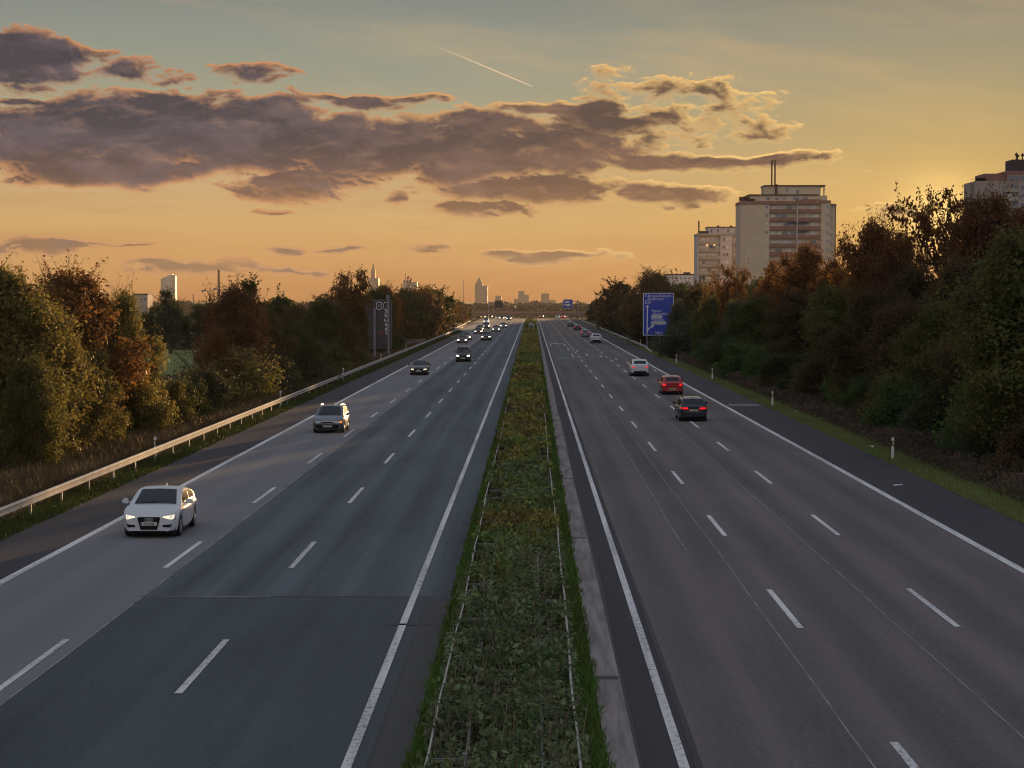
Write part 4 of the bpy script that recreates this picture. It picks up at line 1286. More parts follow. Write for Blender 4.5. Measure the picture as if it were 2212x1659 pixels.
def car(kind, x, y, away, mat, label, lamps='far', detail=2, plate=None, style='', z=None, rails=False, tail='on', turn=0.0):
    """a car with its front at -Y (facing the viewer); away: turned round.  detail 2 near, 1 middle, 0 far"""
    k = KIND[kind]; L, W, H = k['L'], k['W'], k['H']
    zc = road_z(y) + .006 if z is None else z
    o = empty('car', (x, y + (L / 2 if not away else L / 2), zc), (math.pi if away else 0) + turn)
    if y > 790: o.rotation_euler[0] = -math.atan((road_z(y) - road_z(y + 4)) / 4) * (1 if not away else -1)
    tag(o, label, 'car', 'cars driving away on the right carriageway' if away else 'cars coming on the left carriageway')
    mb, wd, zt, wy = body_mesh(k, mat)
    sec, (y0, y1, y2, y3) = cabin(k, wd, zt)
    ys = list(np.linspace(y0, y1, 8)) + list(np.linspace(y1, y2, 9))[1:] + list(np.linspace(y2, y3, 7))[1:]
    ss = [-1, -.8, -.6, -.52, -.46, -.40, -.2, 0, .2, .40, .46, .52, .6, .8, 1]
    cab = grid_patch(sec, ys, ss)
    n0 = len(mb.v)
    mb.v += cab.v; mb.f += [tuple(i + n0 for i in q) for q in cab.f]; mb.mi += cab.mi
    bme = mb.mesh('body', mat, 38)
    link('body', bme, o)
    bvh = BVHTree.FromPolygons(mb.v, mb.f)
    # glass
    lerp = lambda a, b, t: a + (b - a) * t
    g = grid_patch(sec, list(np.linspace(lerp(y0, y1, .05), lerp(y0, y1, .95), 8)), [-.425, -.3, -.15, 0, .15, .3, .425], .006); g.build('windscreen', GLASS, o, 60)
    g = grid_patch(sec, list(np.linspace(lerp(y2, y3, .10), lerp(y2, y3, .74), 7)), [-.40, -.25, -.1, .1, .25, .40], .006); g.build('rear_window', GLASS, o, 60)
    ya, yb, yc = lerp(y0, y1, .42), lerp(y1, y2, .52), lerp(y2, y3, .30 if kind != 'sedan' else .1)
    for s in (-1, 1):
        for a, b in ((ya, yb - .04), (yb + .04, yc)):
            g = grid_patch(sec, list(np.linspace(a, b, 7)), [s * q for q in (.93, .8, .7, .63)], .006); g.build('side_window', GLASS, o, 60)
    # wheels
    tm, rm = wheel_meshes(k['wr'], .21)
    for c in wy:
        for s in (-1, 1):
            w = link('wheel', tm, o); w.location = (s * (W / 2 - .125), c, k['wr'])
            if s < 0: w.rotation_euler = (0, 0, math.pi)
            if detail: link('rim', rm, w)
    # dark underside, lowered and widened to deepen the shade below the car
    q = MB(); q.box(-W * .44, W * .44, -L / 2 + .22, L / 2 - .22, .12, k['gc'] + .12)
    for c in wy: q.box(-W * .46, W * .46, c - k['wr'] * .9, c + k['wr'] * .9, k['gc'] + .1, k['wr'] + .22)
    q.build('underbody_shade', TRIM, o)
    hw = W / 2; nz = k['nose']; gc = k['gc']
    def add(name, q4, m, front=True, off=.012, n=(6, 3)):
        return decal(bvh, q4, front, n, off).build(name, m, o, 30)
    # ---- front
    lm = {'far': LAMP_FAR, 'on': LAMP_ON, 'off': LAMP_OFF, 'amber': LAMP_AMBER}[lamps]
    if style == 'slant':        # sharp slanted lamps and a deep trapezoid grille
        for s in (-1, 1):
            add('headlight', [(s * .43, .655), (s * .80, .585), (s * .80, .715), (s * .45, .725)] if False else [(s * .42, .66), (s * .765, .575), (s * .77, .73), (s * .46, .695)], lm)
            add('headlight_housing', [(s * .40, .65), (s * .80, .56), (s * .80, .745), (s * .43, .715)], LAMP_OFF, off=.007)
            add('air_intake', [(s * .42, .36), (s * .70, .34), (s * .71, .45), (s * .45, .42)], TRIM)
        gr = add('grille', [(-.26, .27), (.26, .27), (.36, .64), (-.36, .64)], TRIM, off=.014, n=(8, 6))
        add('grille', [(-.34, .60), (.34, .60), (.34, .67), (-.34, .67)], TRIM, off=.013)
        # the four-ring emblem of chrome
        em = MB()
        for i in range(4):
            cx = -.0975 + .065 * i
            ringp = [(cx + .046 * math.cos(a), .585 + .046 * math.sin(a)) for a in np.linspace(0, 2 * math.pi, 17)]
            for p1, p2 in zip(ringp[:-1], ringp[1:]):
                h1 = bvh.ray_cast(Vector((p1[0], -8, p1[1])), Vector((0, 1, 0)))[0].y - .022
                em.tube((p1[0], h1, p1[1]), (p2[0], h1, p2[1]), .008, n=5)
        em.build('emblem', CHROME, gr)
        add('lower_lip', [(-.55, .215), (.55, .215), (.55, .235), (-.55, .235)], TRIM, off=.012)
    elif style == 'chrome':     # square grille with chrome surround, round lamps, black bumper
        add('grille_frame', [(-.36, .555), (.36, .555), (.37, .70), (-.37, .70)], CHROME, off=.010, n=(8, 3))
        gr = add('grille', [(-.33, .57), (.33, .57), (.34, .665), (-.34, .665)], TRIM, off=.018, n=(8, 3))
        em = MB(); f0 = bvh.ray_cast(Vector((0, -8, .65)), Vector((0, 1, 0)))[0].y
        em.prism([(-.09, .685), (.09, .685), (.02, .635), (-.02, .635)], 'y', f0 - .03, f0); em.build('emblem', CHROME, gr)
        for s in (-1, 1):
            add('headlight', [(s * .40, .565), (s * .66, .57), (s * .67, .685), (s * .41, .685)], lm)
            add('indicator', [(s * .67, .57), (s * .80, .575), (s * .80, .68), (s * .68, .685)], AMBER if s > 0 else LAMP_OFF)
        add('bumper', [(-.80, .24), (.80, .24), (.80, .50), (-.80, .50)], TRIM, off=.016, n=(10, 3))
    else:
        lz = nz - .08
        for s in (-1, 1):
            add('headlight', [(s * .47 * hw / .9, lz - .08), (s * .84 * hw / .9 * .93, lz - .07), (s * .84 * hw / .9 * .93, lz + .065), (s * .50 * hw / .9, lz + .05)], lm)
        gr = add('grille', [(-.36, lz - .09), (.36, lz - .09), (.40, lz + .03), (-.40, lz + .03)], TRIM, n=(8, 2))
        if detail:
            add('air_intake', [(-.60, gc + .09), (.60, gc + .09), (.55, gc + .22), (-.55, gc + .22)], TRIM, n=(8, 2))
            em = MB(); f0 = bvh.ray_cast(Vector((0, -8, lz)), Vector((0, 1, 0)))[0].y
            em.tube((0, f0 - .022, lz - .03), (0, f0, lz - .03), .045, n=10); em.build('emblem', CHROME, gr)
            if style == 'van':
                add('bumper', [(-.80, gc + .04), (.80, gc + .04), (.80, gc + .30), (-.80, gc + .30)], TRIM, off=.010, n=(10, 2))
    pz = .46 if style == 'slant' else .40 if style == 'chrome' else gc + .235
    p = add('license_plate', [(-.26, pz - .055), (.26, pz - .055), (.26, pz + .055), (-.26, pz + .055)], PLATE, off=.030, n=(4, 1))
    if plate and not away:
        f0 = bvh.ray_cast(Vector((0, -8, pz)), Vector((0, 1, 0)))[0].y - .032
        place_text('lettering', plate, .105, INK, p, (.02, f0 - .006, pz), align='CENTER', scale=(.80, 1, 1))
        q = MB(); q.box(-.255, -.215, f0 - .006, f0 + .01, pz - .05, pz + .05); q.build('blue_band', PBLUE, p)
    # ---- rear
    tl = {'on': RED_ON, 'bright': RED_BRIGHT, 'off': RED_OFF}[tail]
    tz = k['dz'] - .17
    if style == 'wide':
        for s in (-1, 1): add('taillight', [(s * .34, tz - .05), (s * .80, tz - .05), (s * .80, tz + .07), (s * .36, tz + .06)], tl, False)
        add('trim_strip', [(-.52, tz - .22), (.52, tz - .22), (.52, tz - .20), (-.52, tz - .20)], CHROME, False, n=(8, 1))
        rz = tz - .11
    elif style == 'round':
        for s in (-1, 1): add('taillight', [(s * .54, tz - .10), (s * .78, tz - .10), (s * .78, tz + .08), (s * .52, tz + .06)], tl, False)
        rz = tz - .33
        add('trim_strip', [(-.48, gc + .11), (.48, gc + .11), (.48, gc + .135), (-.48, gc + .135)], CHROME, False, n=(8, 1))
    elif style == 'tall':
        for s in (-1, 1): add('taillight', [(s * .66, tz - .05), (s * .78, tz - .05), (s * .70, tz + .36), (s * .61, tz + .36)], tl, False)
        rz = tz - .25
    else:
        for s in (-1, 1): add('taillight', [(s * .48, tz - .05), (s * .80, tz - .08), (s * .80, tz + .07), (s * .46, tz + .02)], tl, False)
        rz = tz - .25
        if kind == 'suv': add('bumper', [(-.70, gc + .03), (.70, gc + .03), (.58, gc + .26), (-.58, gc + .26)], TRIM, False, n=(10, 3))
    if kind == 'suv' and away and detail == 1: add('rear_skirt', [(-.84, gc + .02), (.84, gc + .02), (.82, gc + .33), (-.82, gc + .33)], TRIM, False, off=.010, n=(10, 3))
    p = add('rear_plate', [(-.26, rz - .055), (.26, rz - .055), (.26, rz + .055), (-.26, rz + .055)], PLATE_Y if style == 'round' else PLATE, False, off=.022, n=(4, 1))
    if plate and away:
        f0 = bvh.ray_cast(Vector((0, 8, rz)), Vector((0, -1, 0)))[0].y + .026
        place_text('lettering', plate, .10, INK, p, (0, f0 + .004, rz), rot=(R(90), 0, math.pi), scale=(.8, 1, 1))
    # ---- mirrors, handles, seams, aerial
    mz = k['cz'] + .06; my = lerp(y0, y1, .42)
    for s in (-1, 1):
        q = MB(); q.tube((s * (hw - .10), my + .02, mz - .05), (s * (hw + .06), my, mz - .01), .025, .02, 6)
        c = [(hw + .03, mz - .07), (hw + .20, mz - .06), (hw + .23, mz + .02), (hw + .16, mz + .09), (hw + .05, mz + .08), (hw + .02, mz)]
        q.prism([(s * a, b) for a, b in c], 'y', my - .06, my + .07)
        q.build('mirror', mat if style != 'van' and mat.name != 'dark paint' else TRIM, o, 50)
    if detail:
        for s in (-1, 1):
            for yy in (yb - .12,) + ((yc - .35,) if kind not in ('hatch',) else ()):
                decal(bvh, [(yy, .80), (yy + .16, .80), (yy + .16, .83), (yy, .83)], n=(2, 1), off=.02, side=s).build('door_handle', mat, o, 30)
            for yy in (ya - .02, yb):
                decal(bvh, [(yy, .30), (yy + .012, .30), (yy + .012, k['cz'] - .07), (yy, k['cz'] - .07)], n=(1, 5), off=.002, side=s).build('door_seam', TRIM, o)
            decal(bvh, [(-k['wb'] / 2 + .42, gc + .03), (k['wb'] / 2 - .42, gc + .03), (k['wb'] / 2 - .42, gc + .10), (-k['wb'] / 2 + .42, gc + .10)], n=(6, 1), off=.012, side=s).build('sill', TRIM if kind in ('suv', 'mpv') else mat, o, 30)
        q = MB(); q.prism([(y2 - .25, H - .06), (y2 - .10, H - .07), (y2 - .10, H + .03), (y2 - .15, H + .03)], 'x', -.02, .02); q.build('aerial', mat, o)
        if kind != 'sedan':
            sp = grid_patch(sec, [y2 - .10, y2, y2 + .06], [-.44, -.2, 0, .2, .44], .02); sp.build('spoiler', mat, o, 40)
        q = MB(); a = sec(lerp(y0, y1, .10), -.30); b = sec(lerp(y0, y1, .16), .05); q.tube(a + Vector((0, -.02, .02)), b + Vector((0, -.02, .02)), .010, n=4); q.build('wiper', TRIM, o)
    if rails:
        for s in (-1, 1):
            q = MB(); P = [sec(t, s * .47) + Vector((0, 0, .055)) for t in np.linspace(y1 + .15, y2 - .1, 7)]
            for a, b in zip(P[:-1], P[1:]): q.tube(a, b, .02, n=6)
            q.tube(P[0], P[0] - Vector((0, .08, .06)), .02, n=6); q.tube(P[-1], P[-1] + Vector((0, .08, -.06)), .02, n=6)
            q.build('roof_rail', CHROME if style == 'chrome' else TRIM, o)
    return o

P_WHITE = paint('white paint', (0.56, 0.60, 0.65, 1), 0.0, 0.3)
P_SILVER = paint('silver paint', (0.13, 0.15, 0.185, 1), 0.4, 0.35)
P_DARK = paint('dark paint', (0.014, 0.015, 0.020, 1), 0.2, 0.25)
P_BLUE = paint('dark blue paint', (0.010, 0.013, 0.026, 1), 0.2, 0.25)
P_RED = paint('red paint', (0.36, 0.014, 0.018, 1), 0.1, 0.28)
P_GREY = paint('grey paint', (0.12, 0.125, 0.135, 1), 0.5, 0.35)
P_MAROON = paint('maroon paint', (0.07, 0.018, 0.018, 1), 0.3, 0.3)

def at_road(px, py):
    y = FPX * EYE / (py - VPY)
    return (px - VPX) * y / FPX, y

def cars():
    def c(kind, px, py, *a, **k):
        x, y = at_road(px, py)
        car(kind, x, y, *a, **k)
    # coming
    c('hatch', 317, 1166, False, P_WHITE, 'white hatchback with slanted lit headlamps and a big dark grille, nearest car', lamps='on', plate='F·AH 606', style='slant')
    c('wagon', 706, 937, False, P_SILVER, 'silver estate car with black bumper, roof rails and one orange indicator', lamps='off', plate='HU MA 241', style='chrome', rails=True)
    c('sedan', 904, 811, False, P_DARK, 'dark saloon car with pale yellow lamps, third in the left lane', lamps='on', detail=1)
    c('mpv', 1000, 782, False, P_DARK, 'tall dark van-like car with roof rails and lit round lamps', lamps='far', detail=1, style='van', rails=True)
    c('hatch', 998, 742, False, P_MAROON, 'maroon car with bright lamps in the left lane just ahead of a silver one', detail=1)
    c('sedan', 1007, 735, False, P_SILVER, 'silver car half hidden behind the maroon one', detail=0)
    c('suv', 1049.5, 736, False, P_DARK, 'dark off-roader in the middle lane beyond the tall van-like car', detail=1)
    c('small', 1033, 722, False, P_MAROON, 'small dark red car with two bright lamps in front of a grey one', detail=0)
    c('sedan', 1037, 715.5, False, P_GREY, 'grey car partly hidden behind the small dark red one', detail=0)
    c('suv', 1050, 710.5, False, P_DARK, 'black off-roader with greenish lamps in the merging lanes', detail=0)
    c('mpv', 1050, 699, False, P_WHITE, 'white car directly behind the black off-roader in the merging lanes', detail=0)
    c('sedan', 1071.5, 716.5, False, P_GREY, 'dark grey saloon with bright lamps in the middle lane', detail=0)
    c('sedan', 1087.5, 708.5, False, P_SILVER, 'silver saloon in the middle lane behind the dark grey one', detail=0)
    c('hatch', 1084, 690.3, False, P_GREY, 'grey car with bluish white lamps near the crest', detail=0)
    c('suv', 1099, 692, False, P_DARK, 'dark car with bluish lamps in the middle lane near the crest', detail=0)
    car('hatch', -9.9, 792, False, P_DARK, 'dark car half hidden behind the one with bluish lamps at the crest', detail=0)
    car('suv', -16.6, 806, False, P_DARK, 'dark car with amber lamps joining from the slip road at the crest', lamps='amber', detail=0)
    car('suv', -20.0, 822, False, P_DARK, 'car with amber lamps on the slip road, left of the pale pole', lamps='amber', detail=0, z=-0.3)
    car('suv', -14.0, 822, False, P_GREY, 'car with amber lamps at the crest, right of the dark amber-lit one', lamps='amber', detail=0, z=-0.5)
    # going away
    c('wagon', 1499, 911, True, P_BLUE, 'dark blue estate car with wide red tail lamps, nearest on the right carriageway', plate='HU KS 518', style='wide', rails=True)
    c('small', 1453, 853, True, P_RED, 'red hatchback with lit tail lamps and yellowish plate', plate='MKK 72', style='round')
    c('suv', 1383, 813, True, P_WHITE, 'white crossover with small red lamps and dark lower bumper', detail=2)
    c('suv', 1288, 741.7, True, P_WHITE, 'white car with dark lower half at the end of the widened edge line', detail=1, tail='off')
    c('small', 1264, 728.8, True, P_SILVER, 'silver hatchback with tall red lamps beside the rear window', detail=1, style='tall')
    c('hatch', 1247.5, 713.6, True, P_DARK, 'black car with red tail lamps ahead of the silver hatchback', detail=0)
    c('hatch', 1232.4, 706.2, True, P_DARK, 'black car with unlit tail lamps beyond the black one with red lamps', detail=0, tail='off')
    c('mpv', 1205, 690.2, True, P_WHITE, 'white car near the crest on the right carriageway', detail=0, tail='off')
    c('hatch', 1216.5, 688.8, True, P_RED, 'red car at the crest beside the white one', detail=0, tail='bright')
    car('hatch', 3.9, 822, True, P_DARK, 'car dipping behind the crest with glowing orange red lamps', detail=0, tail='bright')
cars()

# ------------------------------------------------------------------ signs
S_BLUE = M('sign blue', (0.008, 0.042, 0.38, 1), 0.45, var=0.08, scale=0.8)
S_WHITE = M('sign white', (0.62, 0.64, 0.68, 1), 0.5)
S_BACK = M('grey sign back', (0.048, 0.049, 0.058, 1), 0.55, 0.2, var=0.2, scale=0.9)
S_DARK = M('dark sign back', (0.030, 0.031, 0.038, 1), 0.6)
FADED = M('faded red spray', (0.16, 0.035, 0.030, 1), 0.7)
GALV = M('grey steel post', (0.20, 0.20, 0.235, 1), 0.5, 0.4, var=0.2, scale=2)

def rrect(x0, x1, z0, z1, r, n=5):
    pts = []
    for cx, cz, a0 in ((x1 - r, z1 - r, 0), (x0 + r, z1 - r, 90), (x0 + r, z0 + r, 180), (x1 - r, z0 + r, 270)):
        for i in range(n + 1):
            a = R(a0 + 90 * i / n); pts.append((cx + r * math.cos(a), cz + r * math.sin(a)))
    return pts

def blue_sign():
    Y = 300.0; s = Y / FPX
    X = lambda px: (px - VPX) * s
    Z = lambda py: EYE + (VPY - py) * s
    # crop pixels of the photograph's sign -> world
    cx = lambda c: X((c / 8.733 + 2480) / 1.80832)
    cz = lambda c: Z((c / 8.733 + 1130) / 1.80832)
    o = empty('direction_sign', (0, 0, 0))
    tag(o, 'big blue motorway sign reading F-Bergen-Enkheim and 500 m, overgrown on its right', 'road sign')
    x0, x1, z0, z1 = cx(272), cx(1318), cz(1575), cz(125)
    q = MB(); q.prism(rrect(x0, x1, z0, z1, .18), 'y', Y, Y + .06); q.build('border', S_WHITE, o)
    q = MB(); q.prism(rrect(x0 + .10, x1 - .10, z0 + .10, z1 - .10, .14), 'y', Y - .012, Y + .03); p = q.build('panel', S_BLUE, o)
    def txt(t, a, b, size, m=S_WHITE, w=None):
        me = text_mesh('lettering', t, size, m, 'LEFT', .003)
        co = np.array([v.co[:] for v in me.vertices]); wid = co[:, 0].max() - co[:, 0].min()
        k = (w / wid) if w else 1
        me.transform(Matrix.Translation((a, Y - .024, b)) @ Matrix.Rotation(R(90), 4, 'X') @ Matrix.Diagonal((k, 1, 1, 1)))
        return link('lettering', me, p)
    m1 = 1 / 8.733 / 1.80832 * s            # metres per crop pixel
    txt('F-Bergen-Enkheim', cx(340), cz(228), .52, w=880 * m1)
    txt('-Riederwald', cx(400), cz(328), .52, w=550 * m1)
    q = MB(); q.prism(rrect(cx(340), cx(522), cz(496), cz(384), .08), 'y', Y - .020, Y); q.build('route_number', S_WHITE, p)
    q = MB(); q.prism(rrect(cx(352), cx(510), cz(486), cz(394), .06), 'y', Y - .026, Y); q.build('route_number', S_BLUE, p)
    me = text_mesh('lettering', 'A 66', .34, S_WHITE, 'CENTER', .003)
    me.transform(Matrix.Translation((cx(430), Y - .034, cz(440))) @ Matrix.Rotation(R(90), 4, 'X')); link('lettering', me, p)
    # arrows
    q = MB()
    q.prism([(cx(395), cz(1520)), (cx(432), cz(1520)), (cx(440), cz(600)), (cx(405), cz(600))], 'y', Y - .020, Y)
    q.prism([(cx(368), cz(612)), (cx(482), cz(612)), (cx(425), cz(532))], 'y', Y - .021, Y)
    arc = [(425, 1380), (450, 1335), (490, 1300), (590, 1245), (608, 1280), (505, 1340), (470, 1370), (436, 1430)]
    q.prism([(cx(a), cz(b)) for a, b in arc], 'y', Y - .022, Y)
    q.prism([(cx(555), cz(1222)), (cx(655), cz(1215)), (cx(615), cz(1308))], 'y', Y - .023, Y)
    q.build('arrow', S_WHITE, p)
    txt('Maintal', cx(572), cz(740), .52, w=315 * m1)
    txt('-Bischofsheim', cx(575), cz(840), .52, w=640 * m1)
    for a, b, c, d, t, ta, tw in ((560, 925, 998, 890, 'West', 695, 205), (552, 1052, 1200, 1098, 'Stadtmitte', 575, 455)):
        q = MB(); q.prism(rrect(cx(a), cx(b), cz(c), cz(d), .06), 'y', Y - .018, Y); q.build('white_field', S_WHITE, p)
        txt(t, cx(ta), cz((c + d) / 2 + 2), .50, INK, w=tw * m1)
    q = MB(); q.prism([(cx(580), cz(965)), (cx(668), cz(965)), (cx(660), cz(945)), (cx(640), cz(945)), (cx(640), cz(915)), (cx(610), cz(935)), (cx(600), cz(950))], 'y', Y - .026, Y - .01); q.build('symbol', INK, p)
    txt('Frankfurt', cx(568), cz(1048), .52, w=420 * m1)
    txt('500 m', cx(682), cz(1490), .52, w=265 * m1)
    for a in (412, 835):
        q = MB(); q.box(cx(a) - .07, cx(a) + .07, Y + .07, Y + .21, ground_z(cx(a), Y) - .5, z1 - .3); q.build('post', GALV, o)
blue_sign()

def back_sign():
    """the back of a direction sign, sprayed with letters"""
    Y = 258.0; s = Y / FPX
    cx = lambda c: ((c / 6.636 + 1420) / 1.80832 - VPX) * s
    cz = lambda c: EYE + (VPY - (c / 6.636 + 1150) / 1.80832) * s
    o = empty('direction_sign', (0, 0, 0))
    tag(o, 'grey back of a tall road sign sprayed with white letters on the left roadside', 'road sign')
    x0, x1, z0, z1 = cx(60), cx(738), cz(1392), cz(142)
    q = MB(); q.prism(rrect(x0, x1, z0, z1, .14), 'y', Y, Y + .05); q.build('border', M('pale sign rim', (0.24, 0.235, 0.23, 1), 0.5), o)
    q = MB(); q.prism(rrect(x0 + .06, x1 - .06, z0 + .06, z1 - .06, .10), 'y', Y - .03, Y + .02)
    for i in range(1, 11):
        z = z0 + (z1 - z0) * i / 11
        q.box(x0 + .08, x1 - .08, Y - .05, Y - .028, z - .018, z + .018)
    p = q.build('panel', S_BACK, o)
    q = MB(); q.box(cx(325), cx(630), Y - .036, Y - .02, cz(1378), cz(1290)); q.build('lower_panel', S_DARK, p)
    q = MB(); q.box(cx(390), cx(520), Y - .036, Y - .02, cz(1040), cz(960)); q.build('red_patch', FADED, p)
    def letter(t, c0, c1, top, bot, m, y, grow=0.0, nm='lettering'):
        cu = bpy.data.curves.new(nm, 'FONT'); cu.body = t; cu.size = 1; cu.extrude = .004; cu.resolution_u = 3; cu.offset = grow
        ob = bpy.data.objects.new(nm, cu); COL.objects.link(ob)
        me = bpy.data.meshes.new_from_object(ob.evaluated_get(bpy.context.evaluated_depsgraph_get()))
        bpy.data.objects.remove(ob); bpy.data.curves.remove(cu)
        me.name = nm; me.materials.clear(); me.materials.append(m)
        co = np.array([v.co[:] for v in me.vertices])
        mn, mx = co.min(0), co.max(0)
        a, b, zt_, zb_ = cx(c0), cx(c1), cz(top), cz(bot)
        sx, sz = (b - a) / (mx[0] - mn[0]), (zt_ - zb_) / (mx[1] - mn[1])
        for v in me.vertices:
            x, zz, d = v.co
            v.co = (a + (x - mn[0]) * sx, y - d, zb_ + (zz - mn[1]) * sz)
        link(nm, me, p)
    for t, a, b in (('S', 345, 465), ('G', 518, 632)):
        letter(t, a - 16, b + 16, 192, 402, S_WHITE, Y - .055, .06)
        letter(t, a, b, 212, 380, INK, Y - .075, .035)
    for t, a, b, tp, bt in (('3', 555, 622, 402, 475), ('W', 536, 640, 500, 600), ('H', 536, 636, 625, 712), ('6', 553, 622, 730, 825), ('6', 553, 632, 850, 938), ('7', 562, 622, 968, 1055)):
        letter(t, a, b, tp, bt, S_WHITE, Y - .06, .03)
    for a, b, tp, bt, t in ((330, 405, 415, 465, 'R'), (340, 410, 525, 575, 'B'), (330, 420, 635, 690, 'X'), (350, 410, 745, 800, 'D'), (345, 410, 1090, 1140, 'P')):
        letter(t, a, b, tp, bt, S_DARK, Y - .055, .02)
    for a, top in ((290, 350), (650, 135)):
        q = MB(); q.box(cx(a) - .13, cx(a) + .13, Y - .30, Y - .06, ground_z(cx(a), Y) - .4, cz(top if a < 500 else 20))
        q.build('post', GALV, o)
    q = MB(); q.box(cx(590), cx(668), Y - .34, Y - .04, cz(128), cz(15)); q.build('post_head', GALV, o)
back_sign()

def cantilever(name, label, Y, x0, x1, z0, z1, xp, front):
    o = empty('overhead_sign', (0, 0, 0)); tag(o, label, 'road sign')
    if front:
        q = MB(); q.prism(rrect(x0, x1, z0, z1, .15), 'y', Y, Y + .06); q.build('border', S_WHITE, o)
        q = MB(); q.prism(rrect(x0 + .12, x1 - .12, z0 + .12, z1 - .12, .1), 'y', Y - .02, Y + .02); p = q.build('panel', S_BLUE, o)
        w = x1 - x0; h = z1 - z0
        for a, b, c, d in ((.18, .66, .60, .80), (.18, .76, .30, .48)):
            q = MB(); q.box(x0 + a * w, x0 + b * w, Y - .03, Y - .01, z0 + c * h, z0 + d * h); q.build('white_field', S_WHITE, p)
        q = MB(); q.prism([(x0 + .42 * w, z0 + .14 * h), (x0 + .56 * w, z0 + .24 * h), (x0 + .60 * w, z0 + .14 * h), (x0 + .50 * w, z0 + .10 * h)], 'y', Y - .03, Y - .01); q.build('arrow', S_WHITE, p)
    else:
        q = MB(); q.box(x0, x1, Y, Y + .08, z0, z1)
        for i in range(1, 4):
            z = z0 + (z1 - z0) * i / 4; q.box(x0 + .1, x1 - .1, Y - .06, Y - .002, z - .05, z + .05)
        q.build('panel', S_DARK, o)
    q = MB(); q.box(xp - .16, xp + .16, Y + .10, Y + .42, -3, z1 - .2); q.build('post', GALV, o)
    q = MB(); q.box(min(xp + .16, x0), max(xp - .16, x1), Y + .12, Y + .36, z1 - .85, z1 - .55); q.build('arm', GALV, o)
cantilever('overhead_sign', 'small blue sign over the right carriageway far ahead', 760, 11.7, 15.35, 4.15, 7.55, 17.4, True)
cantilever('overhead_sign', 'dark back of an overhead sign above the far left carriageway', 760, -13.95, -10.95, 4.35, 7.15, -16.3, False)

def small_things():
    # little white box and panel in the gap of the central shrubs
    o = empty('sign_box', (-.2, 492, 0)); tag(o, 'small white and blue board on legs in a gap of the central shrubs', 'sign')
    q = MB(); q.box(-.55, .55, -.05, .05, 1.2, 1.8); q.build('panel', M('pale blue board', (.30, .36, .48, 1), .5), o)
    for x in (-.5, .5):
        q = MB(); q.box(x - .06, x + .06, -.1, .1, 0, 1.5); q.build('leg', WHITE, o)
    # floodlight mast, thin masts
    def mast(x, y, z0, z1, r, label, heads=False, arm=1.8):
        o = empty('light_mast' if heads else 'mast', (x, y, 0)); tag(o, label, 'mast')
        q = MB(); q.tube((0, 0, z0), (0, 0, z1), r, r * .6, 8); q.build('pole', GALV, o)
        if heads:
            for s in (-1, 1):
                q = MB(); q.tube((0, 0, z1 - .3), (s * arm, 0, z1 + .2 * s), .06, n=6); q.build('arm', GALV, o)
                q = MB(); q.prism([(s * arm - .7, z1 + .2 * s - .12), (s * arm + .7, z1 + .2 * s + .05), (s * arm + .6, z1 + .2 * s + .30), (s * arm - .6, z1 + .2 * s + .22)], 'y', -.4, .4); q.build('lamp_head', GALV, o)
    px = lambda p, y: (p - VPX) * y / FPX
    mast(px(453, 520), 520, -1, 9.9, .18, 'double-headed light mast left of the brick chimney', True, 1.5)
    mast(px(417, 520), 520, -1, 8.9, .16, 'short thin mast between the glass tower and the brick chimney')
    mast(px(1002, 620), 620, -1, 13.3, .12, 'thin tall mast among the left trees near the pyramid-topped tower')
    mast(px(613, 600), 600, -1, 10.2, .22, 'thick short mast among the far left trees')
    mast(px(1054.8, 775), 775, -3, 5.2, .16, 'pale pole at the slip road left of the overhead sign back')
    # low structure by the guardrail: a grey crash-barrier box
    o = empty('barrier_block', (-19.3, 330, -.6)); tag(o, 'weathered grey concrete block behind the left guardrail beyond the sign back', 'concrete block')
    q = MB(); q.prism([(-1.6, 0), (1.6, 0), (1.5, 1.5), (-1.5, 1.2)], 'y', -.5, .5); q.build('block', CONC, o)
    q = MB(); q.box(-1.62, 1.62, -.55, .55, 1.45, 1.60); q.build('cap', CONC, o)
small_things()

# pieces of litter on the right verge
def litter(x, y, label, m):
    q = MB(); q.prism([(-.16, 0), (.15, .02), (.18, .08), (.02, .14), (-.14, .09)], 'y', -.12, .1)
    o = q.build('litter', m); o.location = (x, y, ground_z(x, y) + .02); o.rotation_euler = (0, .2, x)
    tag(o, label, 'litter')
litter(17.3, 103, 'white scrap of litter in the grass beyond the nearest right marker post', WHITE)
litter(18.0, 138, 'pale blue scrap of litter in the grass by the second right marker post', M('blue scrap', (.25, .35, .6, 1), .5))

# ------------------------------------------------------------------ buildings
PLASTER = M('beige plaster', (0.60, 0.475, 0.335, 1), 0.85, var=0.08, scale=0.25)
PLASTER_E = M('warm grey plaster', (0.36, 0.30, 0.25, 1), 0.85, var=0.08, scale=0.25)  # darker warm grey of the edge tower and warehouse walls
PLASTER_G = M('grey white plaster', (0.54, 0.49, 0.47, 1), 0.85, var=0.08, scale=0.25)
PLASTER_W = M('white plaster', (0.62, 0.60, 0.60, 1), 0.85, var=0.06, scale=0.3)
BRICKRED = M('red brown cladding', (0.27, 0.13, 0.10, 1), 0.75, var=0.15, scale=0.4)
PARAPET_G = M('greenish parapet', (0.40, 0.37, 0.28, 1), 0.8, var=0.1, scale=0.4)
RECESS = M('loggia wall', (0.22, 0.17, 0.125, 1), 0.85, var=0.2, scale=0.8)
WIN = M('window glass', (0.10, 0.12, 0.15, 1), 0.12, spec=0.8)
CURTAIN = M('curtained window', (0.66, 0.63, 0.57, 1), 0.7, var=0.25, scale=0.9)
FRAME = M('white frame', (0.55, 0.54, 0.53, 1), 0.6)
ROOFING = M('dark roofing', (0.060, 0.042, 0.036, 1), 0.85)
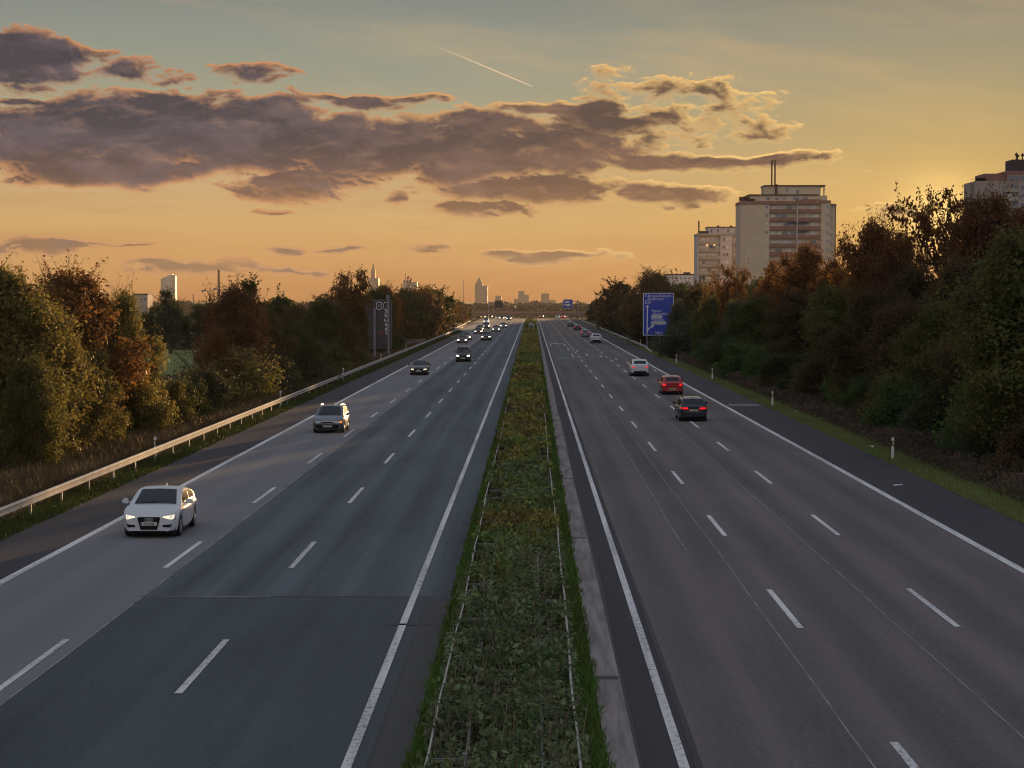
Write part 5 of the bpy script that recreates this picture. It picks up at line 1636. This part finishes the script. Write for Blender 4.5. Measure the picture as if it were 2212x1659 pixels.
STACK = M('rusty steel stack', (0.055, 0.022, 0.016, 1), 0.6, var=0.2, scale=1)
AWNING = M('blue awning', (0.035, 0.025, 0.075, 1), 0.8)
LAMPW = M('lit window lamp', (0.9, 0.6, 0.3, 1), 0.4, emit=((1.0, 0.62, 0.25, 1), 1.2))
grng = random.Random(17)

def loggia(o, x0, x1, yf, z0, z1, par, recess=0.9, split=(), awn=None, open_=0.5):
    """one balcony: recess wall with windows behind, parapet in front (a part with its own frames)"""
    h = z1 - z0
    q = MB(); q.box(x0 + .03, x1 - .03, yf - .12, yf + .02, z0 - .28, z0 + 0.92); q.build('balcony', par, o)
    x = x0 + .25
    first = None
    while x < x1 - .5:
        w = min(grng.choice([.9, 1.3, 1.9, 2.3]), x1 - .2 - x)
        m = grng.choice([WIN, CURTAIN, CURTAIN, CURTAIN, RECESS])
        if m is not RECESS and w > .5:
            q = MB(); q.box(x, x + w, yf + recess - .06, yf + recess - .01, z0 + .35, z1 - .40); f = q.build('window', FRAME, o)
            q = MB(); q.box(x + .07, x + w - .07, yf + recess - .075, yf + recess - .055, z0 + .42, z1 - .47)
            q.build('pane', m, f)
        x += w + grng.choice([.15, .3, .7])
    if awn:
        q = MB(); q.prism([(yf - .5, z1 - .72), (yf - .5, z1 - .62), (yf + .6, z1 - .18), (yf + .6, z1 - .30)], 'x', awn[0], awn[1]); q.build('awning', AWNING, o)

def window(o, x0, x1, z0, z1, yf, m=None):
    q = MB(); q.box(x0, x1, yf - .06, yf + .05, z0, z1); f = q.build('window', FRAME, o)
    q = MB(); q.box(x0 + .10, x1 - .10, yf - .08, yf - .05, z0 + .10, z1 - .10); q.build('pane', m or WIN, f)

def main_tower():
    Y = 660.0; s = Y / FPX
    k = s / 3.017 / 1.80832                       # metres per crop pixel
    X = lambda c: ((2700 + c / 3.017) / 1.80832 - VPX) * s
    Z = lambda c: EYE + (VPY - (600 + c / 3.017) / 1.80832) * s
    o = empty('apartment_tower', (0, 0, 0))
    tag(o, 'tall beige apartment tower with red brown balconies and two roof chimneys', 'building')
    D = 16.0; yb = Y + D
    q = MB()
    q.prism([(X(572), Y), (X(912), Y), (X(912), yb), (X(572), yb)], 'z', -3, Z(600))               # blank left wall
    q.prism([(X(912), Y + 0.9), (X(1515), Y + 0.9), (X(1515), yb), (X(912), yb)], 'z', -3, Z(600))
    q.prism([(X(1515), Y + .2), (X(1628), Y + .8), (X(1628), yb), (X(1515), yb)], 'z', -3, Z(585))
    q.prism([(X(1628), Y + 2.2), (X(1712), Y + 5.0), (X(1712), yb), (X(1628), yb)], 'z', -3, Z(610))
    q.build('wall', PLASTER, o)
    # roof band
    q = MB()
    q.box(X(568), X(1235), Y - .25, yb, Z(603), Z(566)); q.box(X(1235) + .003, X(1520), Y - .35, yb, Z(598), Z(545))
    q.prism([(X(1520) + .003, Y - .1), (X(1634), Y + .6), (X(1634), yb), (X(1520) + .003, yb)], 'z', Z(586), Z(556))
    q.prism([(X(1634) + .003, Y + 2.0), (X(1722), Y + 4.8), (X(1722), yb), (X(1634) + .003, yb)], 'z', Z(622), Z(590))
    q.build('roof_band', BRICKRED, o)
    # dark right edge corner
    q = MB(); q.box(X(1704), X(1716), Y + 4.7, Y + 6, -3, Z(622)); q.build('corner_strip', ROOFING, o)
    # loggias
    fl = 101 * k
    ztop = Z(600)
    for i in range(13):
        z1 = ztop - i * fl; z0 = z1 - fl + .30
        if z0 < 3: break
        if i > 0:
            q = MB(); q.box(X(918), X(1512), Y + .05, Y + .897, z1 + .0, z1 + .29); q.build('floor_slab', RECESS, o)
        loggia(o, X(916), X(1232), Y, z0, z1, BRICKRED, awn=(X(1130), X(1228)) if i == 2 else None)
        loggia(o, X(1242), X(1512), Y, z0, z1, BRICKRED, awn=(X(1242), X(1375)) if i in (2, 3) else None)
        window(o, X(862), X(892), Z(655 + 99 * i), Z(612 + 99 * i), Y, grng.choice([WIN, CURTAIN, WIN]))
        for c in (1580, 1601):
            window(o, X(c), X(c + 14), Z(652 + 101 * i), Z(608 + 101 * i), Y + .55, WIN)
        for c in (1634, 1655):
            window(o, X(c), X(c + 13), Z(680 + 100 * i), Z(634 + 100 * i), Y + (2.3 if c < 1640 else 3.0), WIN)
        if i == 4: pass
    q = MB(); q.box(X(1231), X(1243), Y - .10, Y + .89, 0, Z(592)); q.build('divider', FRAME, o)
    # penthouse levels
    q = MB(); q.box(X(680), X(1600), Y + 2.5, yb - 1, Z(560), Z(496)); p1 = q.build('penthouse', PLASTER, o)
    q = MB(); q.box(X(672), X(1500), Y + 2.1, yb - .8, Z(496) + .01, Z(482)); q.build('roof_edge', ROOFING, p1)
    q = MB(); q.box(X(868), X(1515), Y + 4, yb - 2, Z(482), Z(384)); q.box(X(1565), X(1578), Y + 4, Y + 5, Z(520), Z(384)); q.box(X(1515) + .003, X(1530), Y + 4.2, Y + 5, Z(520), Z(384)); p2 = q.build('penthouse', PLASTER, o)
    q = MB(); q.box(X(862), X(1585), Y + 3.6, yb - 1.6, Z(384) + .01, Z(370)); q.build('roof_edge', ROOFING, p2)
    for c0, c1, a, b, y in ((1120, 1152, 448, 410, Y + 4), (1238, 1278, 474, 422, Y + 4), (985, 1030, 548, 516, Y + 2.5), (1072, 1112, 548, 516, Y + 2.5), (1195, 1270, 548, 514, Y + 2.5), (1310, 1375, 548, 514, Y + 2.5), (880, 930, 548, 516, Y + 2.5)):
        window(o, X(c0), X(c1), Z(a), Z(b), y, WIN)
    for c0, c1 in ((948, 966), (985, 1004)):
        q = MB(); q.tube(((X(c0) + X(c1)) / 2, Y + 5, Z(400)), ((X(c0) + X(c1)) / 2, Y + 5, Z(72)), (X(c1) - X(c0)) / 2, n=12); q.build('chimney', STACK, o)
    q = MB(); q.box(X(948), X(1030), Y + 4.9, Y + 5.1, Z(125), Z(118)); q.box(X(960), X(995), Y + 4.9, Y + 5.1, Z(90), Z(84)); q.build('chimney_brace', STACK, o)
    q = MB(); q.box(X(990), X(1020), Y + 3.7, Y + 4.0, Z(474), Z(360)); q.build('chimney_duct', STACK, o)
    # roof terrace shrubs
    rng = np.random.default_rng(4)
    n = 900
    P = np.stack([rng.uniform(X(562), X(745), n), rng.uniform(Y, Y + 3, n), Z(562) + (Z(515) - Z(562)) * rng.random(n) ** .8 * np.interp(np.linspace(0, 1, n), [0, 1], [1, 1])], 1)
    P[:, 2] -= np.where(P[:, 0] > X(680), .7, 0)
    v, f = leaves(P, rng.uniform(.15, .3, n), rng)
    r = link('roof_garden', np_mesh('roof_garden', v, f, LEAF), o); r.color = (.05, .03, .018, 1)
main_tower()

def lower_block():
    Y = 715.0; s = Y / FPX
    k = s / 3.017 / 1.80832
    X = lambda c: ((2700 + c / 3.017) / 1.80832 - VPX) * s
    Z = lambda c: EYE + (VPY - (600 + c / 3.017) / 1.80832) * s
    o = empty('apartment_block', (0, 0, 0))
    tag(o, 'grey apartment block with pale balconies left of the tall beige tower', 'building')
    yb = Y + 14
    q = MB()
    q.box(X(66), X(335), Y + .9, yb, -3, Z(968)); q.box(X(335) + .003, X(475), Y - .3, yb, -3, Z(968)); q.box(X(475) + .003, X(660), Y + .9, yb, -3, Z(968))
    q.box(X(66), X(80), Y - .05, Y + .9 - .003, -3, Z(968))
    q.build('wall', PLASTER_G, o)
    q = MB(); q.box(X(62), X(480), Y - .5, yb + .2, Z(968), Z(945)); q.box(X(480) + .003, X(660), Y - .2, yb + .2, Z(975), Z(955)); q.build('roof_band', PARAPET_G, o)
    fl = 89.5 * k; zt_ = Z(980)
    for i in range(12):
        z1 = zt_ - i * fl; z0 = z1 - fl + .25
        if z0 < 2: break
        if i:
            q = MB(); q.box(X(82), X(333), Y + .05, Y + .88, z1, z1 + .25); q.box(X(478), X(655), Y + .05, Y + .88, z1, z1 + .25); q.build('floor_slab', PLASTER_G, o)
        loggia(o, X(80), X(334), Y, z0, z1, PARAPET_G, recess=.88)
        loggia(o, X(480), X(650), Y, z0, z1, PARAPET_G, recess=.88)
        for c in (362, 400):
            window(o, X(c), X(c + 32), z0 + .75, z0 + 2.0, Y - .3, grng.choice([WIN, CURTAIN]))
        if i == 1:
            for c in (183, 268):
                q = MB(); q.box(X(c - 8), X(c + 8), Y + .5, Y + .8, z1 - .45, z1 - .15); q.build('balcony_lamp', LAMPW, o)
    q = MB(); q.box(X(198), X(660), Y + 2.5, yb - 1, Z(945), Z(872)); p = q.build('penthouse', PLASTER_G, o)
    q = MB(); q.box(X(190), X(660), Y + 2.2, yb - .8, Z(872) + .01, Z(862)); q.build('roof_edge', ROOFING, p)
    for c in (225, 300, 420, 515, 555):
        window(o, X(c), X(c + 30), Z(932), Z(888), Y + 2.5, WIN)
    q = MB(); q.tube((X(86), Y + 1, Z(950)), (X(86), Y + 1, Z(797)), (X(95) - X(78)) / 2, n=12); q.build('chimney', STACK, o)
    for c in (325, 478):
        q = MB(); q.box(X(c - 14), X(c + 14), Y + 5, Y + 6, Z(864), Z(845)); q.build('vent', STACK, o)
    q = MB(); q.box(X(80), X(198), Y + .2, Y + .3, Z(945), Z(915)); q.build('terrace_railing', ROOFING, o)
lower_block()

def white_block():
    Y = 765.0; s = Y / FPX
    X = lambda p: (p - VPX) * s
    Z = lambda p: EYE + (VPY - p) * s
    o = empty('apartment_block', (0, 0, 0))
    tag(o, 'low white apartment block with small square windows left of the grey block', 'building')
    q = MB(); q.box(X(1440), X(1506), Y, Y + 12, -3, Z(594)); q.build('wall', PLASTER_W, o)
    q = MB(); q.box(X(1439), X(1507), Y - .3, Y + 12.3, Z(594) + .01, Z(592)); q.build('roof_edge', ROOFING, o)
    q = MB(); q.box(X(1478), X(1492), Y + 3, Y + 7, Z(592) + .02, Z(588)); q.build('roof_box', ROOFING, o)
    for c in (1450, 1459, 1468, 1477, 1486, 1496):
        for r in (599, 612, 625):
            window(o, X(c), X(c + 4.5), Z(r + 5), Z(r), Y, WIN)
    q = MB(); q.box(X(1474), X(1484), Y - 1.2, Y - .1, Z(619), Z(613)); q.build('balcony', PARAPET_G, o)
    q = MB(); q.tube((X(1471), Y + 4, Z(592)), (X(1471), Y + 4, Z(583)), .05, n=5); q.box(X(1469), X(1473), Y + 3.9, Y + 4.1, Z(585.5), Z(585)); q.build('aerial', STACK, o)
white_block()

def edge_tower():
    Y = 660.0; s = Y / FPX
    X = lambda c: ((2600 + c / 1.58) / 1.80832 - VPX) * s
    Z = lambda c: EYE + (VPY - (550 + c / 1.58) / 1.80832) * s
    o = empty('apartment_tower', (0, 0, 0))
    tag(o, 'dark apartment tower with antennas on its roof at the right picture edge', 'building')
    yb = Y + 18
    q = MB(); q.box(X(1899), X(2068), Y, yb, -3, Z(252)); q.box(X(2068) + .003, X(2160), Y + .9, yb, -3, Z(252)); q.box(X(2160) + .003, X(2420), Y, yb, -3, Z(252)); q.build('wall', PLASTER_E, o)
    q = MB(); q.box(X(1960), X(2090), Y + 2, yb - 2, Z(252), Z(205)); q.box(X(2090) + .003, X(2420), Y + 1.2, yb - 1, Z(262), Z(190)); p = q.build('penthouse', BRICKRED, o)
    for c in (2100, 2140, 2180, 2240, 2300):
        window(o, X(c), X(c + 30), Z(246), Z(218), Y + 1.2, WIN)
    q = MB(); q.box(X(2140), X(2330), Y + 4, yb - 4, Z(190), Z(116)); q.build('plant_room', ROOFING, o)
    for c, t in ((2168, 70), (2176, 78), (2206, 74), (2260, 60)):
        q = MB(); q.tube((X(c), Y + 5, Z(118)), (X(c), Y + 5, Z(t)), .22, .12, 6); q.box(X(c) - .5, X(c) + .5, Y + 4.9, Y + 5.1, Z(t + 22), Z(t + 8)); q.build('antenna', STACK, o)
    fl = (Z(0) - Z(52.5))
    for i in range(13):
        z1 = Z(268) - i * fl; z0 = z1 - fl + .25
        if z0 < 8: break
        loggia(o, X(2070), X(2158), Y, z0, z1, PARAPET_G, recess=.88)
        for c in (2172, 2215, 2290):
            window(o, X(c), X(c + 32), z0 + .6, z0 + 2.0, Y, WIN)
    rng = np.random.default_rng(6); n = 500
    P = np.stack([rng.uniform(X(1905), X(1965), n), rng.uniform(Y + .3, Y + 3, n), Z(252) + (Z(232) - Z(252)) * rng.random(n)], 1)
    v, f = leaves(P, rng.uniform(.12, .25, n), rng); r = link('roof_garden', np_mesh('roof_garden', v, f, LEAF), o); r.color = (.05, .03, .018, 1)
edge_tower()

# ---- far city
FARM = M('far facade', (0.10, 0.085, 0.08, 1), 0.7, var=0.1, scale=0.02)
FARG = M('far glass facade', (0.20, 0.225, 0.26, 1), 0.5, 0.1)
BRICK = M('chimney brick', (0.16, 0.06, 0.04, 1), 0.85, var=0.2, scale=0.3)
def far_bands(name):
    m = M(name, (0.2, 0.17, 0.16, 1), 0.6); T = NT(m.node_tree)
    p = T.sep(T.node('ShaderNodeTexCoord').outputs['Object'])[2]
    w = T.m('FRACT', T.m('MULTIPLY', p, 0.22))
    T.l.new(T.mix(T.m('GREATER_THAN', w, 0.5), (0.14, 0.115, 0.105, 1), (0.08, 0.07, 0.07, 1)), T.n['Principled BSDF'].inputs['Base Color'])
    return m
FARB = far_bands('far banded facade')
def city():
    Y = 4400.0; s = Y / FPX
    X = lambda p: (p - VPX) * s
    Z = lambda p: EYE + (VPY - p) * s
    base = -14
    def tower(label, boxes, name='skyscraper', y=0.0, mat=FARB, extra=None):
        o = empty(name, (0, 0, 0)); tag(o, label, 'skyscraper')
        q = MB()
        for i, (a, b, t, d) in enumerate(boxes):
            q.box(X(a) + .02 * i, X(b) - .02 * i, Y + y + .05 * i, Y + y + d + .05 * i, base, Z(t))
        q.build('facade', mat, o)
        q = MB()
        for i, (a, b, t, d) in enumerate(boxes):
            q.box(X(a) + .3, X(b) - .3, Y + y + .6, Y + y + d - .6, Z(t), Z(t) + 1.2)
        q.build('roof', FARM, o)
        if extra: extra(o)
    def pyr(o):
        q = MB(); c, y = (X(1027.5) + X(1042)) / 2, Y + 8
        h = (X(1042) - X(1027.5)) / 2
        b = [(c - h, Y, Z(613)), (c + h, Y, Z(613)), (c + h, Y + 16, Z(613)), (c - h, Y + 16, Z(613))]; t = (c + .5, y, Z(598))
        for i in range(4): q.poly([b[i], b[(i + 1) % 4], t])
        q.build('spire', FARM, o)
    tower('hazy skyscraper with a pyramid top left of the road end', [(1026, 1043, 613, 16), (1043, 1053.5, 618, 20)], extra=pyr)
    tower('stepped hazy tower block with a low left wing above the road end', [(1110.6, 1119.5, 646.5, 18), (1119.5, 1133.5, 630, 20), (1133.5, 1142.5, 638, 22)])
    def cap(o):
        q = MB(); q.box(X(1172), X(1182), Y + 4, Y + 12, Z(635.6), Z(633.8)); q.build('plant_room', FARM, o)
    tower('hazy tower block with a low right wing above the right carriageway', [(1169, 1186, 635.6, 20), (1186, 1200, 648.8, 16)], extra=cap)
    tower('small square hazy tower behind the overhead sign back', [(1070, 1083.5, 640, 14)])
    def spire(o):
        q = MB(); q.box(X(801.5), X(810), Y + 4, Y + 14, Z(602), Z(583)); q.build('crown', FARM, o)
        q = MB(); q.tube((X(805.6), Y + 9, Z(583)), (X(805.6), Y + 9, Z(569)), 2.4, .9, 8); q.build('antenna', FARM, o)
    tower('hazy skyscraper with a tall antenna above the left trees', [(797, 818, 602, 20)], extra=spire)
    def ant(o):
        q = MB(); q.tube((X(875.6), Y + 6, Z(606)), (X(875.6), Y + 6, Z(590)), 1.0, .5, 6); q.build('antenna', FARM, o)
    tower('hazy tower with a thin rod on top, right of the antenna skyscraper', [(871, 888, 606, 16), (888, 901, 610, 18)], extra=ant)
    # glass twin tower at the left
    o = empty('skyscraper', (0, 0, 0)); tag(o, 'pale glass tower with a slanted top on the left skyline', 'skyscraper')
    q = MB()
    y0 = Y
    def slab(a, b, ta, tb, lean, d, yy):
        lo = [(X(a), yy), (X(b), yy), (X(b), yy + d), (X(a), yy + d)]
        v = [(x, y, base) for x, y in lo] + [(lo[0][0] + lean, yy, Z(ta)), (lo[1][0] - lean, yy, Z(tb)), (lo[2][0] - lean, yy + d, Z(tb)), (lo[3][0] + lean, yy + d, Z(ta))]
        n = len(q.v); q.v += v
        for f in ((0, 1, 5, 4), (1, 2, 6, 5), (2, 3, 7, 6), (3, 0, 4, 7), (4, 5, 6, 7)):
            q.f.append(tuple(n + i for i in f)); q.mi.append(0)
    slab(346.5, 357, 602.5, 598, .3, 16, y0); q.build('facade', FARG, o)
    q = MB(); slab(357.2, 372, 598, 592.5, 0, 20, y0 - 1.5); q.build('facade', M('far pale glass', (0.25, 0.265, 0.30, 1), 0.5, 0.1), o)
    q = MB(); slab(372.1, 378, 593.0, 596, 0, 22, y0 - 1.0); q.build('facade', M('far brownish glass', (0.14, 0.13, 0.115, 1), 0.6, 0.0), o)  # third face, darker and browner than the other two
    q = MB(); q.tube((X(362), y0 + 5, Z(597)), (X(362), y0 + 5, Z(587)), .5, .3, 5); q.build('antenna', FARM, o)
    # brick chimney
    yc = 1900.0; sc = yc / FPX
    xc = (472.4 - VPX) * sc; zt_ = EYE + (VPY - 582.8) * sc
    o = empty('factory_chimney', (xc, yc, -13)); tag(o, 'tall tapering brick factory chimney on the left skyline', 'chimney')
    q = MB(); q.tube((0, 0, 0), (0, 0, zt_ + 13 - 1.2), 1.75, 1.05, 16); q.build('shaft', BRICK, o, 40)
    q = MB(); q.tube((0, 0, zt_ + 13 - 1.2), (0, 0, zt_ + 13), 1.2, 1.2, 16); q.build('rim', ROOFING, o, 40)
    # low white building on the left
    yw = 900.0; sw = yw / FPX
    o = empty('warehouse', (0, 0, 0)); tag(o, 'low white flat-roofed building among the left trees beside the glass tower', 'building')
    xa, xb = (286 - VPX) * sw, (318 - VPX) * sw; zz = EYE + (VPY - 636.5) * sw
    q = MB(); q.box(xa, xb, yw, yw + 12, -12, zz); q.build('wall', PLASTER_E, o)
    q = MB(); q.box(xa - .2, xb + .2, yw - .2, yw + 12.2, zz + .01, zz + .5); q.build('roof_edge', ROOFING, o)
    for i in range(3): window(o, xa + 1 + i * 1.9, xa + 2.2 + i * 1.9, zz - 2.6, zz - 1.3, yw, WIN)
    # pale roof seen between the left bushes
    o = empty('shed', (0, 0, 0)); tag(o, 'pale low shed roof between the left bushes', 'shed')
    q = MB(); q.box(-51.5, -46, 402, 410, -.6, 1.9); q.build('wall', PLASTER_W, o)
    q = MB(); q.prism([(401.6, 1.9), (410.4, 1.9), (406, 3.2)], 'x', -51.9, -45.7); q.build('roof', PLASTER_W, o)
    # road bridge far ahead
    yb = 1330.0
    o = empty('bridge', (0, yb, 0)); tag(o, 'long flat road bridge crossing the far end of the motorway', 'bridge')
    q = MB(); q.box(-60, 110, 0, 9, -3.2, -1.4); q.build('deck', M('brown bridge concrete', (0.13, 0.095, 0.075, 1), 0.9, var=0.2, scale=0.2), o)
    for x in (-28, -1, 26):
        q = MB(); q.box(x - .8, x + .8, 3, 6, -13, -3.2); q.build('pier', CONC, o)
    q = MB(); q.box(-60, 110, -.1, .1, -1.4, -.3); q.build('parapet', BRICKRED, o)
city()

def contrail():
    """a thin trail of ice cloud high up, drawn out from a point to a band"""
    d = 26000.0
    def P(px, py): return Vector(((px - VPX) * d / FPX, d, EYE + (VPY - py) * d / FPX))
    a, b = P(912, 90), P(1151, 190)
    m = bpy.data.materials.new('ice trail'); m.use_nodes = True
    T = NT(m.node_tree); bs = T.n['Principled BSDF']
    bs.inputs['Base Color'].default_value = (0.85, 0.85, 0.85, 1); bs.inputs['Roughness'].default_value = 1.0
    bs.inputs['Specular IOR Level'].default_value = 0.0
    tp = T.node('ShaderNodeTexCoord').outputs['Generated']
    x = T.sep(tp)[0]
    nz = T.noise(tp, 40.0, 4.0, 0.6).outputs[0]
    al = T.m('MULTIPLY', T.m('POWER', x, 1.3), T.m('ADD', 0.55, T.m('MULTIPLY', nz, 0.7)), clamp=True)
    mx = T.node('ShaderNodeMixShader'); tr = T.node('ShaderNodeBsdfTransparent'); tl = T.node('ShaderNodeBsdfTranslucent')
    tl.inputs[0].default_value = (0.9, 0.9, 0.9, 1)
    m2 = T.node('ShaderNodeMixShader'); m2.inputs[0].default_value = 0.6
    T.l.new(bs.outputs[0], m2.inputs[1]); T.l.new(tl.outputs[0], m2.inputs[2])
    T.l.new(al, mx.inputs[0]); T.l.new(tr.outputs[0], mx.inputs[1]); T.l.new(m2.outputs[0], mx.inputs[2])
    T.l.new(mx.outputs[0], T.n['Material Output'].inputs[0])
    q = MB(); n = 24
    for i in range(n):
        t0, t1 = i / n, (i + 1) / n
        r = lambda t: 1.5 + 6.0 * math.sin(math.pi * min(1, t * .62 + .05)) * (1 if t < .97 else .6)
        q.tube(a.lerp(b, t0), a.lerp(b, t1), r(t0), r(t1), 8, caps=False)
    o = q.build('contrail', m, None, 60)
    tag(o, 'thin white aircraft trail slanting across the upper sky', 'contrail')
contrail()

# ------------------------------------------------------------------ evening haze
def haze():
    q = MB(); q.box(-2600, 2600, -40, 4700, -15, 95)
    m = bpy.data.materials.new('evening haze'); m.use_nodes = True
    T = NT(m.node_tree); T.n.clear()
    out = T.node('ShaderNodeOutputMaterial'); v = T.node('ShaderNodeVolumePrincipled')
    v.inputs['Color'].default_value = (0.46, 0.44, 0.42, 1)
    v.inputs['Density'].default_value = HAZE
    v.inputs['Anisotropy'].default_value = 0.3
    T.l.new(v.outputs[0], out.inputs['Volume'])
    o = q.build('haze', m)
    tag(o, 'warm thin evening haze over the whole place', 'haze', kind='stuff')
HAZE = 9e-5
haze()
